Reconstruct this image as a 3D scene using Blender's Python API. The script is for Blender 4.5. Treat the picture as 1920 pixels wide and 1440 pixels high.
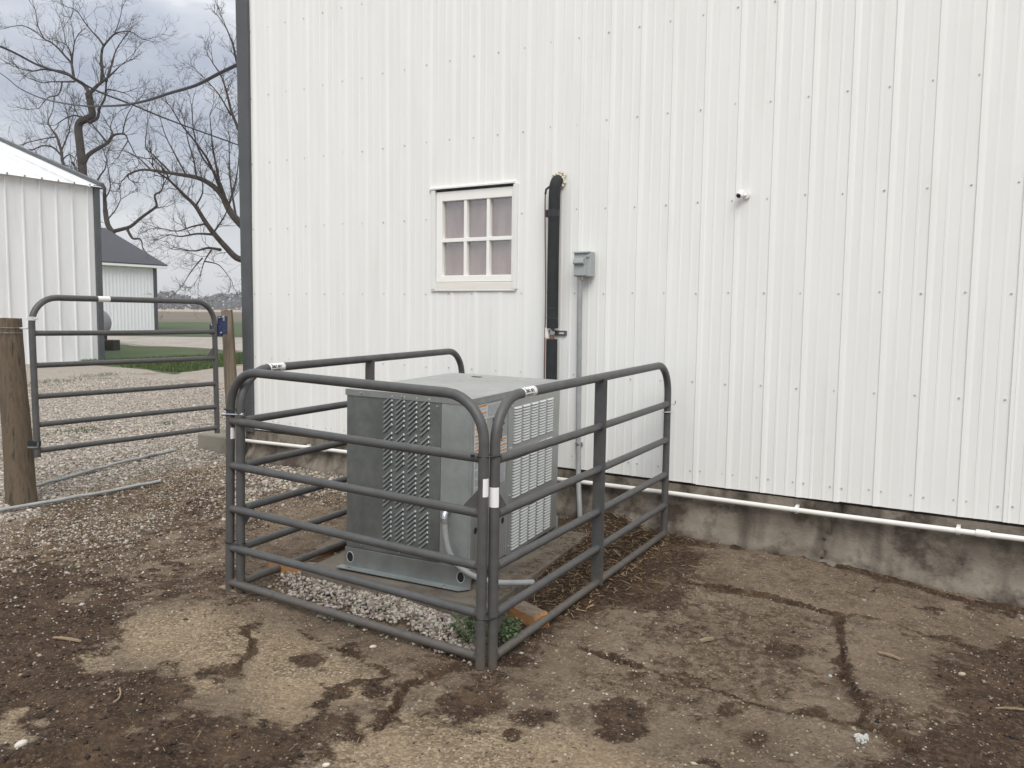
import bpy, math, random
import numpy as np
from mathutils import Vector, Matrix

for o in list(bpy.data.objects): bpy.data.objects.remove(o)
scene = bpy.context.scene
COL = scene.collection
random.seed(7); rng = np.random.default_rng(7)
R = math.radians

# ------------------------------------------------------------------ camera
F = 1550.0; PITCH = math.atan(136/1550.0); ROLL = R(0.665); YAW = R(32)
CAM = np.array([0, -5.41, 1.545])
_f0 = np.array([-math.sin(YAW), math.cos(YAW), 0]); _up = np.array([0, 0, 1.0])
FWD = math.cos(PITCH)*_f0 - math.sin(PITCH)*_up
_r0 = np.cross(FWD, _up); _r0 /= np.linalg.norm(_r0); _u0 = np.cross(_r0, FWD)
RGT = math.cos(ROLL)*_r0 + math.sin(ROLL)*_u0
UPV = -math.sin(ROLL)*_r0 + math.cos(ROLL)*_u0
cd = bpy.data.cameras.new('camera'); cam = bpy.data.objects.new('camera', cd); COL.objects.link(cam)
cd.sensor_width = 36; cd.sensor_fit = 'HORIZONTAL'; cd.lens = F/1920*36; cd.clip_start = .05; cd.clip_end = 6000
M = Matrix.Identity(4)
for i in range(3):
    M[i][0] = RGT[i]; M[i][1] = UPV[i]; M[i][2] = -FWD[i]; M[i][3] = CAM[i]
cam.matrix_world = M
scene.camera = cam
scene.render.resolution_x = 1024; scene.render.resolution_y = 768
def ray(x, y): return FWD + RGT*(x-960)/F - UPV*(y-720)/F
def at(x, y, d): return CAM + ray(x, y)*d
def gp(x, y, z=0.0):
    d = ray(x, y); return CAM + d*((z-CAM[2])/d[2])

# ------------------------------------------------------------------ sky, sun, exposure
SUN_AZ = Vector((0.47, -0.66)).normalized(); SUN_EL = R(46)
world = bpy.data.worlds.new('World'); scene.world = world; world.use_nodes = True
wn = world.node_tree.nodes; wl = world.node_tree.links; wn.clear()
def N(t, **k):
    n = wn.new(t)
    for a, b in k.items(): setattr(n, a, b)
    return n
wout = N('ShaderNodeOutputWorld'); bg = N('ShaderNodeBackground'); bg.inputs['Strength'].default_value = 0.1
sky = N('ShaderNodeTexSky', sky_type='NISHITA', sun_disc=False)
sky.sun_elevation = SUN_EL; sky.sun_rotation = math.atan2(SUN_AZ.x, SUN_AZ.y); sky.dust_density = 2.5
tc = N('ShaderNodeTexCoord'); mp = N('ShaderNodeMapping'); mp.inputs['Scale'].default_value = (1.0, 1.0, 2.6)
wl.new(tc.outputs['Generated'], mp.inputs['Vector'])
n1 = N('ShaderNodeTexNoise'); n1.inputs['Scale'].default_value = 3.4; n1.inputs['Detail'].default_value = 5; n1.inputs['Roughness'].default_value = .5
n2 = N('ShaderNodeTexNoise'); n2.inputs['Scale'].default_value = 11.0; n2.inputs['Detail'].default_value = 3
wl.new(mp.outputs[0], n1.inputs['Vector']); wl.new(mp.outputs[0], n2.inputs['Vector'])
cr = N('ShaderNodeValToRGB'); e = cr.color_ramp
e.elements[0].position = .36; e.elements[0].color = (.455, .50, .60, 1)
e.elements[1].position = .68; e.elements[1].color = (1.10, 1.09, 1.10, 1)
m_ = e.elements.new(.5); m_.color = (.575, .61, .695, 1)
m_ = e.elements.new(.6); m_.color = (.74, .76, .81, 1)
mm = N('ShaderNodeMath', operation='MULTIPLY_ADD'); mm.inputs[1].default_value = .3; mm.inputs[2].default_value = -.15
wl.new(n2.outputs['Fac'], mm.inputs[0])
ma = N('ShaderNodeMath', operation='ADD'); wl.new(n1.outputs['Fac'], ma.inputs[0]); wl.new(mm.outputs[0], ma.inputs[1])
wl.new(ma.outputs[0], cr.inputs['Fac'])
sx = N('ShaderNodeSeparateXYZ'); wl.new(tc.outputs['Generated'], sx.inputs[0])
hz = N('ShaderNodeMapRange', interpolation_type='SMOOTHSTEP'); hz.inputs['From Min'].default_value = -.02; hz.inputs['From Max'].default_value = .26
wl.new(sx.outputs['Z'], hz.inputs['Value'])
mixh = N('ShaderNodeMix', data_type='RGBA'); mixh.inputs['A'].default_value = (.82, .825, .84, 1)
wl.new(hz.outputs[0], mixh.inputs['Factor']); wl.new(cr.outputs['Color'], mixh.inputs['B'])
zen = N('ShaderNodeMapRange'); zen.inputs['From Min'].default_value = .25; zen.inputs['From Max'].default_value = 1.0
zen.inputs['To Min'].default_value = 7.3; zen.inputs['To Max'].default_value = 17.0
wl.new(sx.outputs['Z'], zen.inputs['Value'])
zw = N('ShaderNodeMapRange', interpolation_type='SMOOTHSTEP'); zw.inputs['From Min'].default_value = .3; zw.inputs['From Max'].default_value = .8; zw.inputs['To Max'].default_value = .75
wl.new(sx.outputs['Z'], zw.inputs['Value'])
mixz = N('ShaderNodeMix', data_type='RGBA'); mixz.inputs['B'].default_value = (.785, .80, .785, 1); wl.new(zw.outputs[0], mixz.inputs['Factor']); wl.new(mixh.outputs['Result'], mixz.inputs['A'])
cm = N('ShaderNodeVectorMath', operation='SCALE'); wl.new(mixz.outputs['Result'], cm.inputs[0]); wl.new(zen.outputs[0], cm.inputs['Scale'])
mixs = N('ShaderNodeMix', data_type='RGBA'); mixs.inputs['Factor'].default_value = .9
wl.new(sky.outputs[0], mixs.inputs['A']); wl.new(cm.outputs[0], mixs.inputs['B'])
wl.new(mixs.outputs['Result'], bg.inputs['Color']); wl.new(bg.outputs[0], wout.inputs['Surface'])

sl = bpy.data.lights.new('sun', 'SUN'); so = bpy.data.objects.new('sun', sl); COL.objects.link(so)
sl.energy = 1.5; sl.angle = R(35); sl.color = (1.0, .965, .90)
sdir = Vector((SUN_AZ.x*math.cos(SUN_EL), SUN_AZ.y*math.cos(SUN_EL), math.sin(SUN_EL)))
so.rotation_euler = (-sdir).to_track_quat('-Z', 'Y').to_euler(); so.location = (8, -8, 12)
vs = scene.view_settings; vs.view_transform = 'Standard'; vs.look = 'None'; vs.exposure = 0.42; vs.gamma = 1; vs.use_curve_mapping = False

# ------------------------------------------------------------------ materials
def mat(name, base, rough=.6, metal=0.0, var=None, scale=8.0, bump=0.0, bscale=60.0, stretch=None, spec=.5, detail=5, coord='Object', var2=None, scale2=2.0, w2=(.45, .7)):
    m = bpy.data.materials.new(name); m.use_nodes = True
    nt = m.node_tree; b = nt.nodes['Principled BSDF']
    b.inputs['Roughness'].default_value = rough; b.inputs['Metallic'].default_value = metal
    b.inputs['Specular IOR Level'].default_value = spec
    t = nt.nodes.new('ShaderNodeTexCoord'); vec = t.outputs[coord]
    if stretch:
        mpn = nt.nodes.new('ShaderNodeMapping'); mpn.inputs['Scale'].default_value = stretch
        nt.links.new(vec, mpn.inputs['Vector']); vec = mpn.outputs[0]
    col = None
    if var:
        n = nt.nodes.new('ShaderNodeTexNoise'); n.inputs['Scale'].default_value = scale; n.inputs['Detail'].default_value = detail; n.inputs['Roughness'].default_value = .6
        nt.links.new(vec, n.inputs['Vector'])
        r = nt.nodes.new('ShaderNodeValToRGB'); r.color_ramp.elements[0].position = .33; r.color_ramp.elements[1].position = .67
        r.color_ramp.elements[0].color = (*base, 1); r.color_ramp.elements[1].color = (*var, 1)
        nt.links.new(n.outputs['Fac'], r.inputs['Fac']); col = r.outputs['Color']
    else: b.inputs['Base Color'].default_value = (*base, 1)
    if var2:
        n = nt.nodes.new('ShaderNodeTexNoise'); n.inputs['Scale'].default_value = scale2; n.inputs['Detail'].default_value = 7; n.inputs['Roughness'].default_value = .65
        nt.links.new(vec, n.inputs['Vector'])
        mr = nt.nodes.new('ShaderNodeMapRange'); mr.inputs['From Min'].default_value = w2[0]; mr.inputs['From Max'].default_value = w2[1]
        nt.links.new(n.outputs['Fac'], mr.inputs['Value'])
        mx = nt.nodes.new('ShaderNodeMix'); mx.data_type = 'RGBA'; mx.inputs['B'].default_value = (*var2, 1)
        if col: nt.links.new(col, mx.inputs['A'])
        else: mx.inputs['A'].default_value = (*base, 1)
        nt.links.new(mr.outputs[0], mx.inputs['Factor']); col = mx.outputs['Result']
    if col: nt.links.new(col, b.inputs['Base Color'])
    if bump:
        n = nt.nodes.new('ShaderNodeTexNoise'); n.inputs['Scale'].default_value = bscale; n.inputs['Detail'].default_value = 4
        nt.links.new(vec, n.inputs['Vector'])
        bp = nt.nodes.new('ShaderNodeBump'); bp.inputs['Strength'].default_value = bump; bp.inputs['Distance'].default_value = .01
        nt.links.new(n.outputs['Fac'], bp.inputs['Height']); nt.links.new(bp.outputs[0], b.inputs['Normal'])
    return m
def mat_attr(name, rough=.85, attr='col', bump=0, bscale=300):
    m = bpy.data.materials.new(name); m.use_nodes = True; nt = m.node_tree; b = nt.nodes['Principled BSDF']
    a = nt.nodes.new('ShaderNodeAttribute'); a.attribute_name = attr
    nt.links.new(a.outputs['Color'], b.inputs['Base Color']); b.inputs['Roughness'].default_value = rough; b.inputs['Specular IOR Level'].default_value = .3
    return m

MT = {}
MT['siding'] = mat('white_siding', (.81, .815, .79), .40, var=(.835, .84, .82), scale=1.2, stretch=(6, 6, .5), var2=(.72, .715, .67), scale2=1.6, w2=(.55, .95), bump=.05, bscale=1.6)
MT['shedwall'] = mat('shed_siding', (.74, .75, .75), .45, var=(.80, .80, .80), scale=1.0, stretch=(3, 3, .4), bump=.08, bscale=2, var2=(.62,.62,.60), scale2=1.2, w2=(.5,.9))
MT['whitewall'] = mat('outbuilding_white', (.84, .845, .86), .5, var=(.88, .88, .89), scale=1.0)
MT['trim'] = mat('charcoal_trim', (.075, .08, .085), .45, var=(.095, .10, .105), scale=3)
MT['foundation'] = None
MT['tube'] = mat('grey_tube_paint', (.066, .066, .067), .48, var=(.088, .087, .087), scale=14, bump=.08, bscale=160, var2=(.11, .10, .09), scale2=9, w2=(.62, .8))
def add_splash(m):
    nt = m.node_tree; L = nt.links; b = nt.nodes['Principled BSDF']; src = b.inputs['Base Color'].links[0].from_socket
    g = nt.nodes.new('ShaderNodeNewGeometry'); sp = nt.nodes.new('ShaderNodeSeparateXYZ'); L.new(g.outputs['Position'], sp.inputs[0])
    n = nt.nodes.new('ShaderNodeTexNoise'); n.inputs['Scale'].default_value = 34; n.inputs['Detail'].default_value = 6; L.new(g.outputs['Position'], n.inputs['Vector'])
    a = nt.nodes.new('ShaderNodeMapRange'); a.inputs['From Min'].default_value = .0; a.inputs['From Max'].default_value = .34; a.inputs['To Min'].default_value = .30; a.inputs['To Max'].default_value = -.14; L.new(sp.outputs['Z'], a.inputs['Value'])
    s_ = nt.nodes.new('ShaderNodeMath'); s_.operation = 'ADD'; L.new(a.outputs[0], s_.inputs[0]); L.new(n.outputs['Fac'], s_.inputs[1])
    r = nt.nodes.new('ShaderNodeMapRange'); r.inputs['From Min'].default_value = .60; r.inputs['From Max'].default_value = .90; r.inputs['To Max'].default_value = .6; L.new(s_.outputs[0], r.inputs['Value'])
    mx = nt.nodes.new('ShaderNodeMix'); mx.data_type = 'RGBA'; mx.inputs['B'].default_value = (.13, .098, .070, 1); L.new(r.outputs[0], mx.inputs['Factor']); L.new(src, mx.inputs['A']); L.new(mx.outputs['Result'], b.inputs['Base Color'])
add_splash(MT['tube'])
MT['weldm'] = mat('weld_bead', (.07, .06, .055), .6, var=(.11, .08, .06), scale=90, bump=.6, bscale=220)
MT['galv'] = mat('galvanised', (.19, .208, .206), .4, .6, var=(.24, .258, .256), scale=16, bump=.03, bscale=22, var2=(.135, .145, .14), scale2=3.0)  # front sheets toned dark, as if mirroring the ground
MT['galv_side_lit'] = mat('galvanised_side_lit', (.36, .37, .36), .42, .5, var=(.42, .43, .42), scale=16, bump=.03, bscale=22, var2=(.28, .28, .265), scale2=2.0)  # same metal coloured lighter for the better lit right side
MT['galv_lid_lit'] = mat('galvanised_lid_lit', (.37, .378, .366), .5, .35, var=(.43, .437, .422), scale=9, bump=.03, bscale=9, var2=(.33, .33, .315), scale2=2.5)  # same metal again, sky reflection on the top put into the colour
MT['galv_rail'] = mat('galvanised_rail', (.25, .268, .266), .38, .6, var=(.31, .33, .328), scale=9, bump=.03, bscale=22, var2=(.21, .22, .218), scale2=3)
MT['galv_mid'] = mat('galvanised_mid', (.27, .29, .288), .4, .55, var=(.32, .34, .338), scale=16)
MT['galv_skirt'] = mat('galvanised_skirt', (.26, .28, .272), .42, .5, var=(.31, .33, .32), scale=16)
MT['galv_gap_shade'] = mat('louver_shadow_gap', (.05, .053, .052), .6)  # shade between louvres, given as a dark colour
MT['galv_lt'] = mat('galvanised_light', (.33, .36, .355), .45, .5, var=(.38, .41, .405), scale=22, bump=.03, bscale=18, var2=(.28, .305, .30), scale2=3.5)
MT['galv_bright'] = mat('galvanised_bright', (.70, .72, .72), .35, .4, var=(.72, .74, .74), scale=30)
MT['zinc'] = mat('zinc', (.62, .64, .66), .28, .9, var=(.5, .52, .54), scale=40)
MT['hole'] = mat('dark_hole', (.012, .011, .010), .9)
MT['pvc'] = mat('white_pvc', (.80, .79, .76), .4, var=(.74, .72, .67), scale=6)
MT['conduit'] = mat('grey_conduit', (.27, .28, .28), .5, var=(.36, .37, .37), scale=9)
MT['elec'] = mat('grey_box', (.33, .36, .36), .45, var=(.37, .40, .40), scale=7)
MT['black'] = mat('black_plastic', (.012, .012, .013), .5)
MT['foamrub'] = mat('black_foam', (.016, .018, .019), .8, var=(.024, .026, .028), scale=14, bump=.2, bscale=90)
MT['tape'] = mat('black_tape', (.03, .03, .034), .3)
MT['copper'] = mat('copper', (.27, .15, .10), .5, .5, var=(.20, .12, .085), scale=20)
MT['sprayfoam'] = mat('spray_foam', (.62, .57, .44), .8, var=(.72, .68, .58), scale=40, bump=.5, bscale=90)
MT['sash'] = mat('white_paint', (.90, .895, .87), .45, var=(.88, .87, .84), scale=10, stretch=(1, 1, 4))
MT['sill'] = mat('cream_paint', (.80, .78, .72), .55, var=(.75, .72, .655), scale=8, stretch=(.6, 3, 6))
MT['drip'] = mat('light_trim', (.76, .77, .75), .45, var=(.80, .805, .79), scale=4)
MT['curtain'] = mat('mauve_curtain', (.40, .305, .29), .9, var=(.53, .43, .40), scale=4, stretch=(3, 1, .6))
MT['wood'] = mat('weathered_post', (.080, .059, .039), .85, var=(.165, .122, .080), scale=3.2, stretch=(9, 9, .9), bump=.5, bscale=10, var2=(.035, .027, .02), scale2=3.2, w2=(.52, .66))
MT['wood2'] = mat('split_post', (.15, .118, .082), .85, var=(.25, .20, .145), scale=3.4, stretch=(9, 9, .8), bump=.6, bscale=10, var2=(.10, .075, .045), scale2=2.2, w2=(.58, .70))
MT['timber'] = mat('orange_timber', (.34, .155, .055), .75, var=(.46, .24, .10), scale=5, stretch=(1, 8, 8), bump=.4, bscale=14, var2=(.10, .055, .03), scale2=2.5, w2=(.55, .72))
MT['timbertop'] = mat('grey_timber', (.15, .115, .085), .9, var=(.24, .19, .14), scale=5, stretch=(1.5, 8, 8), bump=.4, bscale=14)
MT['pad'] = mat('concrete_pad', (.135, .115, .092), .9, var=(.185, .16, .13), scale=5, bump=.25, bscale=120, var2=(.085, .07, .054), scale2=4, w2=(.5, .7))
MT['block'] = mat('concrete_block', (.24, .22, .18), .95, var=(.30, .275, .23), scale=6, bump=.5, bscale=70, var2=(.15, .13, .10), scale2=3)
MT['blue'] = mat('navy_latch', (.018, .027, .085), .45)
MT['sticker'] = mat('sticker_white', (.80, .80, .80), .5)
MT['ink'] = mat('sticker_ink', (.02, .02, .02), .6)
MT['grey_ink'] = mat('label_ink', (.22, .23, .25), .6)
MT['blue_ink'] = mat('label_blue_ink', (.27, .36, .47), .6)
MT['orange'] = mat('label_orange', (.56, .24, .07), .6)
MT['labelw'] = mat('label_white', (.66, .67, .67), .5)
MT['labelg'] = mat('label_silver', (.52, .54, .56), .45)
MT['navy'] = mat('logo_navy', (.03, .035, .11), .5)
MT['camw'] = mat('camera_white', (.82, .82, .80), .35)
MT['roofw'] = mat('white_roof_steel', (.66, .67, .68), .45, var=(.78, .78, .78), scale=.9, stretch=(.5, 3, 1), var2=(.46, .46, .47), scale2=1.4, w2=(.52, .8))
MT['shingle'] = mat('grey_shingle', (.058, .060, .070), .9, var=(.075, .077, .088), scale=8, bump=.3, bscale=12)
MT['bark'] = mat('bark', (.040, .033, .029), .95, var=(.065, .056, .048), scale=6, stretch=(4, 4, .7), bump=.6, bscale=12)
MT['bark2'] = mat('bark_grey', (.050, .043, .039), .95, var=(.075, .066, .06), scale=6)
MT['cable'] = mat('power_cable', (.035, .035, .04), .7)
MT['tank'] = mat('grey_tank', (.20, .205, .21), .6, var=(.26, .265, .27), scale=6)
MT['oldwood'] = mat('dark_timber', (.035, .028, .024), .95, var=(.06, .05, .042), scale=8)
MT['farwood'] = mat('bare_wood_far', (.10, .095, .095), 1.0, var=(.145, .135, .13), scale=.05)
MT['field'] = mat('ploughed_field', (.135, .10, .075), 1.0, var=(.17, .13, .10), scale=.05, stretch=(1, .25, 1), var2=(.10, .10, .055), scale2=.03)
MT['stubble'] = mat('stubble_field', (.34, .26, .18), 1.0, var=(.40, .31, .22), scale=.02)
MT['lawn'] = mat('lawn_soil', (.045, .068, .022), 1.0, var=(.065, .095, .032), scale=.6, var2=(.085, .085, .04), scale2=.35, w2=(.52, .72))
MT['gravelroad'] = mat('limestone_drive', (.31, .275, .24), 1.0, var=(.43, .39, .345), scale=9, detail=8, bump=.8, bscale=30, var2=(.24, .22, .20), scale2=.8, w2=(.5, .75))
MT['stone'] = mat_attr('loose_stone'); MT['leaf'] = mat_attr('weed_leaf', .6); MT['blade'] = mat_attr('grass_blade', .7); MT['straw'] = mat_attr('straw_mulch', .8)
MT['plasterbit'] = mat('pale_plaster', (.46, .455, .43), .9, bump=.6, bscale=50)
MT['chipwood'] = mat('wood_chip', (.20, .14, .085), .8, var=(.31, .23, .145), scale=20, stretch=(1, 8, 8))

def glass_mat():
    m = bpy.data.materials.new('window_glass'); m.use_nodes = True; nt = m.node_tree; nt.nodes.clear()
    o = nt.nodes.new('ShaderNodeOutputMaterial'); t = nt.nodes.new('ShaderNodeBsdfTransparent'); t.inputs[0].default_value = (.97, .97, .97, 1)
    g = nt.nodes.new('ShaderNodeBsdfGlossy'); g.inputs['Roughness'].default_value = .03
    x = nt.nodes.new('ShaderNodeMixShader'); x.inputs[0].default_value = .2; nt.links.new(t.outputs[0], x.inputs[1]); nt.links.new(g.outputs[0], x.inputs[2])
    nt.links.new(x.outputs[0], o.inputs[0]); return m
MT['glass'] = glass_mat()

# ------------------------------------------------------------------ mesh helpers
def origin_of(o):
    v = Vector((0, 0, 0))
    while o is not None: v += o.location; o = o.parent
    return v
class MB:
    def __init__(s): s.v = []; s.f = []
    def add(s, vs_, fs): n = len(s.v); s.v += [tuple(map(float, p)) for p in vs_]; s.f += [tuple(n+i for i in q) for q in fs]; return s
    def box(s, x0, x1, y0, y1, z0, z1):
        return s.add([(x0,y0,z0),(x1,y0,z0),(x1,y1,z0),(x0,y1,z0),(x0,y0,z1),(x1,y0,z1),(x1,y1,z1),(x0,y1,z1)],
                     [(0,3,2,1),(4,5,6,7),(0,1,5,4),(1,2,6,5),(2,3,7,6),(3,0,4,7)])
    def hexa(s, P): return s.add(P, [(0,3,2,1),(4,5,6,7),(0,1,5,4),(1,2,6,5),(2,3,7,6),(3,0,4,7)])
    def obox(s, c, a, b, d, sa, sb, sd):
        c, a, b, d = map(np.array, (c, a, b, d)); P = []
        for k in (-1, 1):
            for i, j in ((-1,-1),(1,-1),(1,1),(-1,1)): P.append(c+a*i*sa/2+b*j*sb/2+d*k*sd/2)
        return s.hexa(P)
    def tube(s, pts, r, n=12, cap=True, closed=False):
        pts = [np.array(p, float) for p in pts]; m = len(pts); rr = r if hasattr(r, '__len__') else [r]*m
        rings = []; prev = None
        for i in range(m):
            if closed: t = pts[(i+1) % m]-pts[i-1]
            else: t = pts[min(i+1, m-1)]-pts[max(i-1, 0)]
            t = t/(np.linalg.norm(t)+1e-12)
            if prev is None:
                h = np.array([0, 0, 1.0]) if abs(t[2]) < .9 else np.array([1.0, 0, 0]); u = np.cross(t, h)
            else: u = prev-t*(prev@t)
            u /= np.linalg.norm(u)+1e-12; prev = u; w = np.cross(t, u)
            rings.append([pts[i]+rr[i]*(math.cos(2*math.pi*k/n)*u+math.sin(2*math.pi*k/n)*w) for k in range(n)])
        vs_ = [p for q in rings for p in q]; fs = []
        for i in range(m if closed else m-1):
            j = (i+1) % m
            for k in range(n): fs.append((i*n+k, i*n+(k+1) % n, j*n+(k+1) % n, j*n+k))
        if cap and not closed: fs.append(tuple(range(n))[::-1]); fs.append(tuple((m-1)*n+k for k in range(n)))
        return s.add(vs_, fs)
    def prism(s, poly, o, a, b, d, th):
        o, a, b, d = (np.array(q, float) for q in (o, a, b, d)); n = len(poly)
        v0 = [o+a*p[0]+b*p[1]-d*th/2 for p in poly]; v1 = [p+d*th for p in v0]
        return s.add(v0+v1, [tuple(range(n))[::-1], tuple(range(n, 2*n))]+[(i, (i+1) % n, n+(i+1) % n, n+i) for i in range(n)])
    def mesh(s, name, m, smooth=False, off=(0, 0, 0)):
        me = bpy.data.meshes.new(name); me.from_pydata([(p[0]-off[0], p[1]-off[1], p[2]-off[2]) for p in s.v], [], s.f)
        me.materials.append(m if not isinstance(m, str) else MT[m])
        if smooth: me.shade_smooth()
        me.validate(); me.update(); return me
    def build(s, name, m, parent=None, smooth=False, local=False, bevel=0, loc=None):
        off = Vector((0, 0, 0)) if (local or parent is None) else origin_of(parent)
        if parent is None and loc is not None: off = Vector(loc)
        me = s.mesh(name, m, smooth, off); o = bpy.data.objects.new(name, me); COL.objects.link(o); o.parent = parent
        if parent is None and loc is not None: o.location = loc
        if smooth:
            try: me.set_sharp_from_angle(angle=R(40))
            except Exception: pass
        if bevel:
            md = o.modifiers.new('bevel', 'BEVEL'); md.width = bevel; md.segments = 2; md.limit_method = 'ANGLE'; md.angle_limit = R(40)
        return o
def tag(o, label=None, cat=None, group=None, kind=None):
    if label: o['label'] = label
    if cat: o['category'] = cat
    if group: o['group'] = group
    if kind: o['kind'] = kind
    return o
def empty(name, loc=(0, 0, 0)):
    o = bpy.data.objects.new(name, None); COL.objects.link(o); o.location = loc; o.empty_display_size = .1; return o
def inst(name, me, parent, loc=(0, 0, 0), rot=None):
    o = bpy.data.objects.new(name, me); COL.objects.link(o); o.parent = parent; o.location = loc
    if rot is not None: o.rotation_euler = rot
    return o
def raw_mesh(name, V, T, m, cols=None, smooth=False):
    me = bpy.data.meshes.new(name); V = np.asarray(V, np.float32); T = np.asarray(T, np.int32)
    k = T.shape[1]
    me.vertices.add(len(V)); me.vertices.foreach_set('co', V.ravel())
    me.loops.add(T.size); me.loops.foreach_set('vertex_index', T.ravel())
    me.polygons.add(len(T)); me.polygons.foreach_set('loop_start', np.arange(0, T.size, k, dtype=np.int32))
    me.polygons.foreach_set('loop_total', np.full(len(T), k, np.int32))
    if smooth: me.polygons.foreach_set('use_smooth', np.ones(len(T), bool))
    if cols is not None:
        a = me.attributes.new('col', 'FLOAT_COLOR', 'POINT'); c = np.ones((len(V), 4), np.float32); c[:, :3] = cols
        a.data.foreach_set('color', c.ravel())
    me.materials.append(MT[m] if isinstance(m, str) else m); me.update(calc_edges=True)
    o = bpy.data.objects.new(name, me); COL.objects.link(o); return o

# ------------------------------------------------------------------ noise and ground shape
def _h(ix, iy, s):
    n = (ix.astype(np.int64)*374761393+iy.astype(np.int64)*668265263+s*144665) & 0x7fffffff
    n = ((n ^ (n >> 13))*1274126177) & 0x7fffffff
    return ((n ^ (n >> 16)) & 0xffff)/65535.0
def vnoise(x, y, s=0):
    ix = np.floor(x); iy = np.floor(y); fx = x-ix; fy = y-iy; fx = fx*fx*(3-2*fx); fy = fy*fy*(3-2*fy)
    a = _h(ix, iy, s); b = _h(ix+1, iy, s); c = _h(ix, iy+1, s); d = _h(ix+1, iy+1, s)
    return a+(b-a)*fx+(c-a)*fy+(a-b-c+d)*fx*fy
def fbm(x, y, o=4, s=0):
    t = 0; a = .5; q = 0
    for i in range(o): t = t+a*vnoise(x*2**i, y*2**i, s+i*17); q += a; a *= .55
    return t/q-.5
def sstep(a, b, x): t = np.clip((x-a)/(b-a), 0, 1); return t*t*(3-2*t)
def poly_sd(x, y, P):
    P = np.array(P); n = len(P); d = np.full(x.shape, 1e9); ins = np.zeros(x.shape, bool)
    for i in range(n):
        a = P[i]; b = P[(i+1) % n]; e0 = b-a; w0 = x-a[0]; w1 = y-a[1]
        t = np.clip((w0*e0[0]+w1*e0[1])/(e0@e0+1e-12), 0, 1)
        d = np.minimum(d, (w0-e0[0]*t)**2+(w1-e0[1]*t)**2)
        c = ((a[1] <= y) != (b[1] <= y)) & (x < (b[0]-a[0])*(y-a[1])/(b[1]-a[1]+1e-12)+a[0]); ins ^= c
    d = np.sqrt(d); return np.where(ins, -d, d)
def line_d(x, y, P):
    d = np.full(x.shape, 1e9)
    for i in range(len(P)-1):
        a = np.array(P[i]); b = np.array(P[i+1]); e0 = b-a; w0 = x-a[0]; w1 = y-a[1]
        t = np.clip((w0*e0[0]+w1*e0[1])/(e0@e0+1e-12), 0, 1); d = np.minimum(d, (w0-e0[0]*t)**2+(w1-e0[1]*t)**2)
    return np.sqrt(d)
def pxs(L, ox=0, oy=0, k=1.0): return [tuple(gp(ox+x/k, oy+y/k, -.02)[:2]) for x, y in L]
B8 = (1200, 800, 2.25); B1 = (0, 880, 2.571); B6 = (400, 900, 2.743)
CRACKS = [
 (pxs([(185,455),(400,500),(700,560),(800,590),(950,625),(1100,655),(1250,690),(1400,715),(1600,745),(1900,800)], *B8), .05, .03),
 (pxs([(160,650),(270,668),(400,690),(560,722),(700,755),(800,775),(960,790),(1080,825),(1200,855),(1330,885),(1480,915)], *B8), .022, .022),
 (pxs([(850,785),(845,870),(838,940),(850,1030),(880,1100),(930,1180),(900,1235)], *B8), .018, .018),
 (pxs([(-260,930),(0,1000),(150,1035),(230,1065),(350,1095),(450,1130),(550,1155),(700,1170),(800,1200),(900,1230),(1050,1275),(1180,1345)], *B8), .022, .022),
 (pxs([(440,770),(490,800),(560,840),(650,880),(790,950),(900,1000),(1000,1060)], *B6), .014, .016),
 (pxs([(850,1250),(930,1150),(1000,1060),(1060,1030),(1180,980),(1300,955)], *B6), .024, .024),
 (pxs([(1210,790),(1235,870),(1170,930),(1140,960),(1010,980)], *B1), .03, .02),
 (pxs([(-40,470),(150,452),(480,410),(640,385),(760,350),(900,300),(1000,280)], *B1), .02, .012),
]
def pell(cx, cy, rx, ry): return [tuple(gp(cx+rx*math.cos(t), cy+ry*math.sin(t), -.02)[:2]) for t in np.linspace(0, 2*math.pi, 13)[:-1]]
SPOTS = [pell(*q) for q in ((875,1312,62,30),(1165,1338,46,42),(1000,1342,34,14),(575,1240,34,13),(322,1242,22,11),(1416,1370,18,11),(1195,1262,18,9),(1365,1315,14,8),(1008,1140,60,26),(1470,1210,40,16),(410,1275,20,10),(1800,1260,26,16),(960,1230,40,14))]
DIRT = [
 pxs([(1330,885),(1460,905),(1800,850),(1900,1700),(1060,1700),(1060,1420),(1190,1370),(1150,1320),(1180,1250),(1130,1130),(1140,1080),(1240,1000),(1320,950)], *B8),
 pxs([(-640,330),(-420,220),(60,395),(180,455),(290,500),(330,600),(255,650),(215,690),(290,755),(140,790),(-60,800),(-330,880),(-560,980),(-700,900)], *B8),
 pxs([(-900,520),(0,500),(300,500),(640,540),(740,640),(640,760),(590,900),(590,1010),(1010,975),(1140,960),(1070,1060),(1010,1130),(1160,1235),(1380,1225),(1500,1130),(1800,1075),(1900,1100),(1830,1180),(1620,1290),(1600,1400),(1500,1900),(-900,1900)], *B1),
 pxs([(850,150),(1090,130),(1090,230),(900,260)], *B1),
 pxs([(1100,930),(1350,940),(1370,985),(1200,985),(1040,1075),(990,1100),(960,1080)], *B6),
]
LIGHT = [pxs([(0,1190),(110,1180),(80,1260),(200,1320),(120,1330),(0,1300)], *B1), pxs([(360,920),(430,885),(470,930),(420,985)], *B1),
         pxs([(640,780),(780,740),(960,690),(1110,740),(1210,800),(1215,870),(1100,960),(980,970),(900,940),(800,900),(640,900)], *B1),
         pxs([(930,975),(1050,1010),(1050,1060),(950,1080)], *B1)]
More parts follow.
